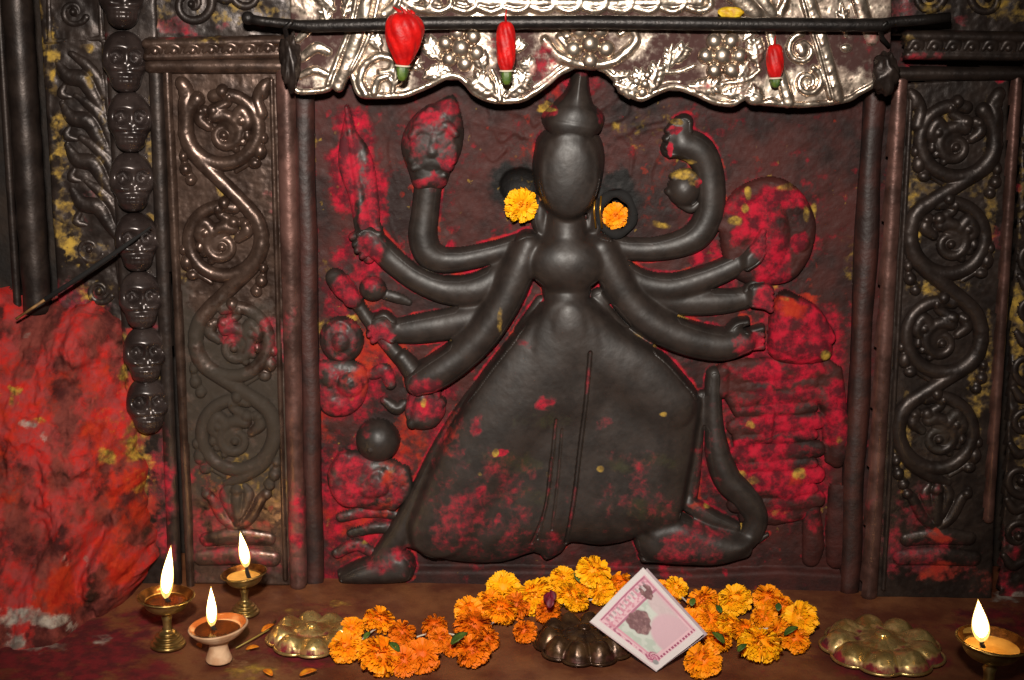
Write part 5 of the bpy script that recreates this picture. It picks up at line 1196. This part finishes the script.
def note_print(u, v):
    W = np.array([.56, .50, .49]); pk = np.array([.50, .18, .25]); dk = np.array([.26, .04, .10]); pale = np.array([.46, .48, .43]); br = np.array([.15, .065, .07])
    col = np.ones(u.shape + (3,)) * W
    n_ = fbm(u * 14, v * 14, 601, 4); n2_ = fbm(u * 40, v * 40, 603, 3)
    def put(mask, c): 
        m_ = np.clip(mask, 0, 1)[..., None]; col[:] = col * (1 - m_) + np.array(c) * m_
    rect = lambda a, b_, c, d_: ((u > a) & (u < b_) & (v > c) & (v < d_)).astype(float)
    put(rect(.075, .945, .075, .935) * .55, pk * 1.1 + .06)
    put(rect(.16, .88, .16, .72), pale); put(rect(.16, .88, .16, .72) * sstep(.45, .62, n_) * .6, (.32, .37, .31))
    put(sstep(.34, .28, np.hypot((u - .62) * 1.1, (v - .18) * 1.0)) * rect(.16, .88, .14, .72), (.50, .32, .36))        # pink cloud at the lower edge
    put(sstep(.24, .2, np.hypot(u - .9, v - .55)) * .7 * rect(.3, .9, .2, .72), (.49, .33, .36))
    put(rect(.10, .93, .74, .92) * sstep(.42, .55, n2_) * .8, pk * .9); put(rect(.10, .93, .70, .725), dk + .08); put(rect(.10, .93, .905, .925), dk + .06)
    put(rect(.90, .93, .1, .92) * .7, pk * .8); put(rect(.10, .93, .085, .115) * (np.sin(u * 110) > -.3), dk); put(rect(.085, .115, .1, .92) * sstep(.4, .6, n2_), dk + .06)
    put(rect(.13, .16, .1, .9) * .6, pk)
    # lower corner numeral panel: swirling rosette
    q = np.hypot(u - .14, v - .16); put(sstep(.10, .07, q) * .6, pk); put((np.sin(q * 150 + np.arctan2(v - .16, u - .14) * 4) * .5 + n2_ > .75) * sstep(.10, .07, q), dk); put(sstep(.045, .03, np.hypot(u - .105, v - .09)), (.22, .21, .21))
    # two brown crowned emblems
    def emblem(cu, cv, r, ex):
        a = np.arctan2(v - cv, (u - cu) / ex); rr_ = np.hypot(v - cv, (u - cu) / ex)
        edge = r * (1 + .05 * np.sin(a * 9) + .09 * np.sin(a * 3 + 1) + .05 * np.sin(a * 2)); m_ = sstep(edge, edge * .88, rr_)
        put(m_, br); put(m_ * sstep(.5, .66, fbm(u * 30, v * 30, 611, 3)) * .6, (.29, .16, .155)); put(m_ * sstep(.42, .34, fbm(u * 36, v * 36, 613, 3)) * .5, (.09, .035, .035))
    emblem(.42, .57, .165, 1.0); emblem(.80, .77, .105, .8)
    for k in range(9): put(rect(.18 + k * .075, .18 + k * .075 + .045, .80 + .02 * math.sin(k * 2.1), .87 + .02 * math.sin(k * 1.3)) * .7, W)
    put(sstep(.03, .02, np.abs(v - .86)) * rect(.15, .9, .8, .92) * (np.sin(u * 90) > .4) * .6, (.2, .17, .18))
    return col
def sheet(name, off, openk, printed):
    o_ = off + openk * u
    p = quadpt(u, v, -o_) + (0 if printed else 1) * ((c_r - c_b) * .055)[None, None]
    idx = (np.arange(N_ - 1)[:, None] * N_ + np.arange(N_ - 1)[None, :]).ravel(); Q = np.stack([idx, idx + 1, idx + N_ + 1, idx + N_], 1)
    me = fast_mesh(name, p.reshape(-1, 3) - origin(note), Q)
    ca = me.color_attributes.new('print', 'FLOAT_COLOR', 'POINT'); c3 = note_print(u, v) if printed else np.ones(u.shape + (3,)) * np.array([.36, .27, .29])
    ca.data.foreach_set('color', np.concatenate([c3, np.ones(u.shape + (1,))], -1).astype(np.float32).ravel())
    o = link(name, me, MNOTE, note); m_ = o.modifiers.new('thickness', 'SOLIDIFY'); m_.thickness = .0003; return o
t = NT('banknote_print'); a_ = t.n.new('ShaderNodeAttribute'); a_.attribute_name = 'print'; t.bump(t.noise(200, 3), .15); MNOTE = t.end(a_.outputs['Color'], .6, 0, .3)
sheet('front_leaf', np.zeros(1)[0], 0.0, True); sheet('back_leaf', .0012, .010, False)
b = MB(); rows = []
for i in range(9):
    f = i / 8; A_ = quadpt(np.array([[0.0]]), np.array([[f]]))[0, 0]
    rows.append([A_ + nrm * (-.0006 + .0009 * math.cos(g_)) + (c_b - c_r) / np.linalg.norm(c_b - c_r) * .0012 * math.sin(g_) for g_ in np.linspace(0, PI, 7)])
b.grid(rows, False)
fo2 = b.build('fold', simple('note_margin', lin(190, 168, 170), .6), note)

# ================================================================== scraps on the ledge
MOP = simple('orange_scrap', lin(230, 140, 16), .6, c2=lin(200, 100, 10), sc=200)
tw = thing('flower_sprig', 'thin stalk with a yellow petal lying between the clay lamp and left lotus plaque', 'flower stalk', flat(256, 636, .001))
b = MB(); b.tube([flat(236, 648, .002), flat(254, 638, .004), flat(268, 630, .004), flat(276, 620, .003)], [.0006, .0007, .0008, .0005], 8); b.build('stalk', simple('dry_stalk', lin(150, 130, 60), .6), tw)
leafm('petal', flat(262, 632, .004), .016, .0035, .9, -.15, MOP, tw)
for px, py, L, yw, lab in ((246, 650, 13, .3, 'orange petal scrap at the foot of the clay lamp'), (201, 648, 9, 2.2, 'tiny orange petal between the clay lamp and the leftmost brass lamp'), (300, 676, 18, .5, 'orange petal scrap at the front edge below the left lotus plaque'), (272, 676, 14, 2.4, 'orange petal fragment nearest the front edge, left of another scrap')):
    P = flat(px, py, .0015); s = ppm(P); o = leafm('petal_scrap', P, L * s, L * s * .3, yw, -.12, MOP, None); tag(o, lab, 'petal', None)
# ================================================================== camera, light
cam = bpy.data.cameras.new('camera'); co = bpy.data.objects.new('camera', cam); COL.objects.link(co)
cam.sensor_width = 36; cam.lens = FPX / 1024 * 36; cam.clip_start = .02
co.matrix_world = Matrix(((CR[0], CU[0], -FW[0], CAM[0]), (CR[1], CU[1], -FW[1], CAM[1]), (CR[2], CU[2], -FW[2], CAM[2]), (0, 0, 0, 1)))
bpy.context.scene.camera = co
def aim(o, tgt):
    o.rotation_euler = (Vector(tgt) - o.location).to_track_quat('-Z', 'Y').to_euler()
fl = bpy.data.lights.new('camera_flash', 'SPOT'); fo = bpy.data.objects.new('camera_flash', fl); COL.objects.link(fo)
fl.energy = 125; fl.spot_size = math.radians(58); fl.spot_blend = 1.0; fl.shadow_soft_size = .035; fl.color = (1, .93, .84)
fo.location = (-.03, -1.34, .80); aim(fo, (-.06, 0, .33))
w = bpy.data.worlds.new('dim_room'); bpy.context.scene.world = w; w.use_nodes = True
bgn = w.node_tree.nodes['Background']; bgn.inputs[0].default_value = (1, .72, .5, 1); bgn.inputs[1].default_value = .02
sc = bpy.context.scene
sc.view_settings.view_transform = 'Standard'; sc.view_settings.look = 'None'; sc.view_settings.gamma = 1; sc.view_settings.exposure = 0
sc.view_settings.use_curve_mapping = False
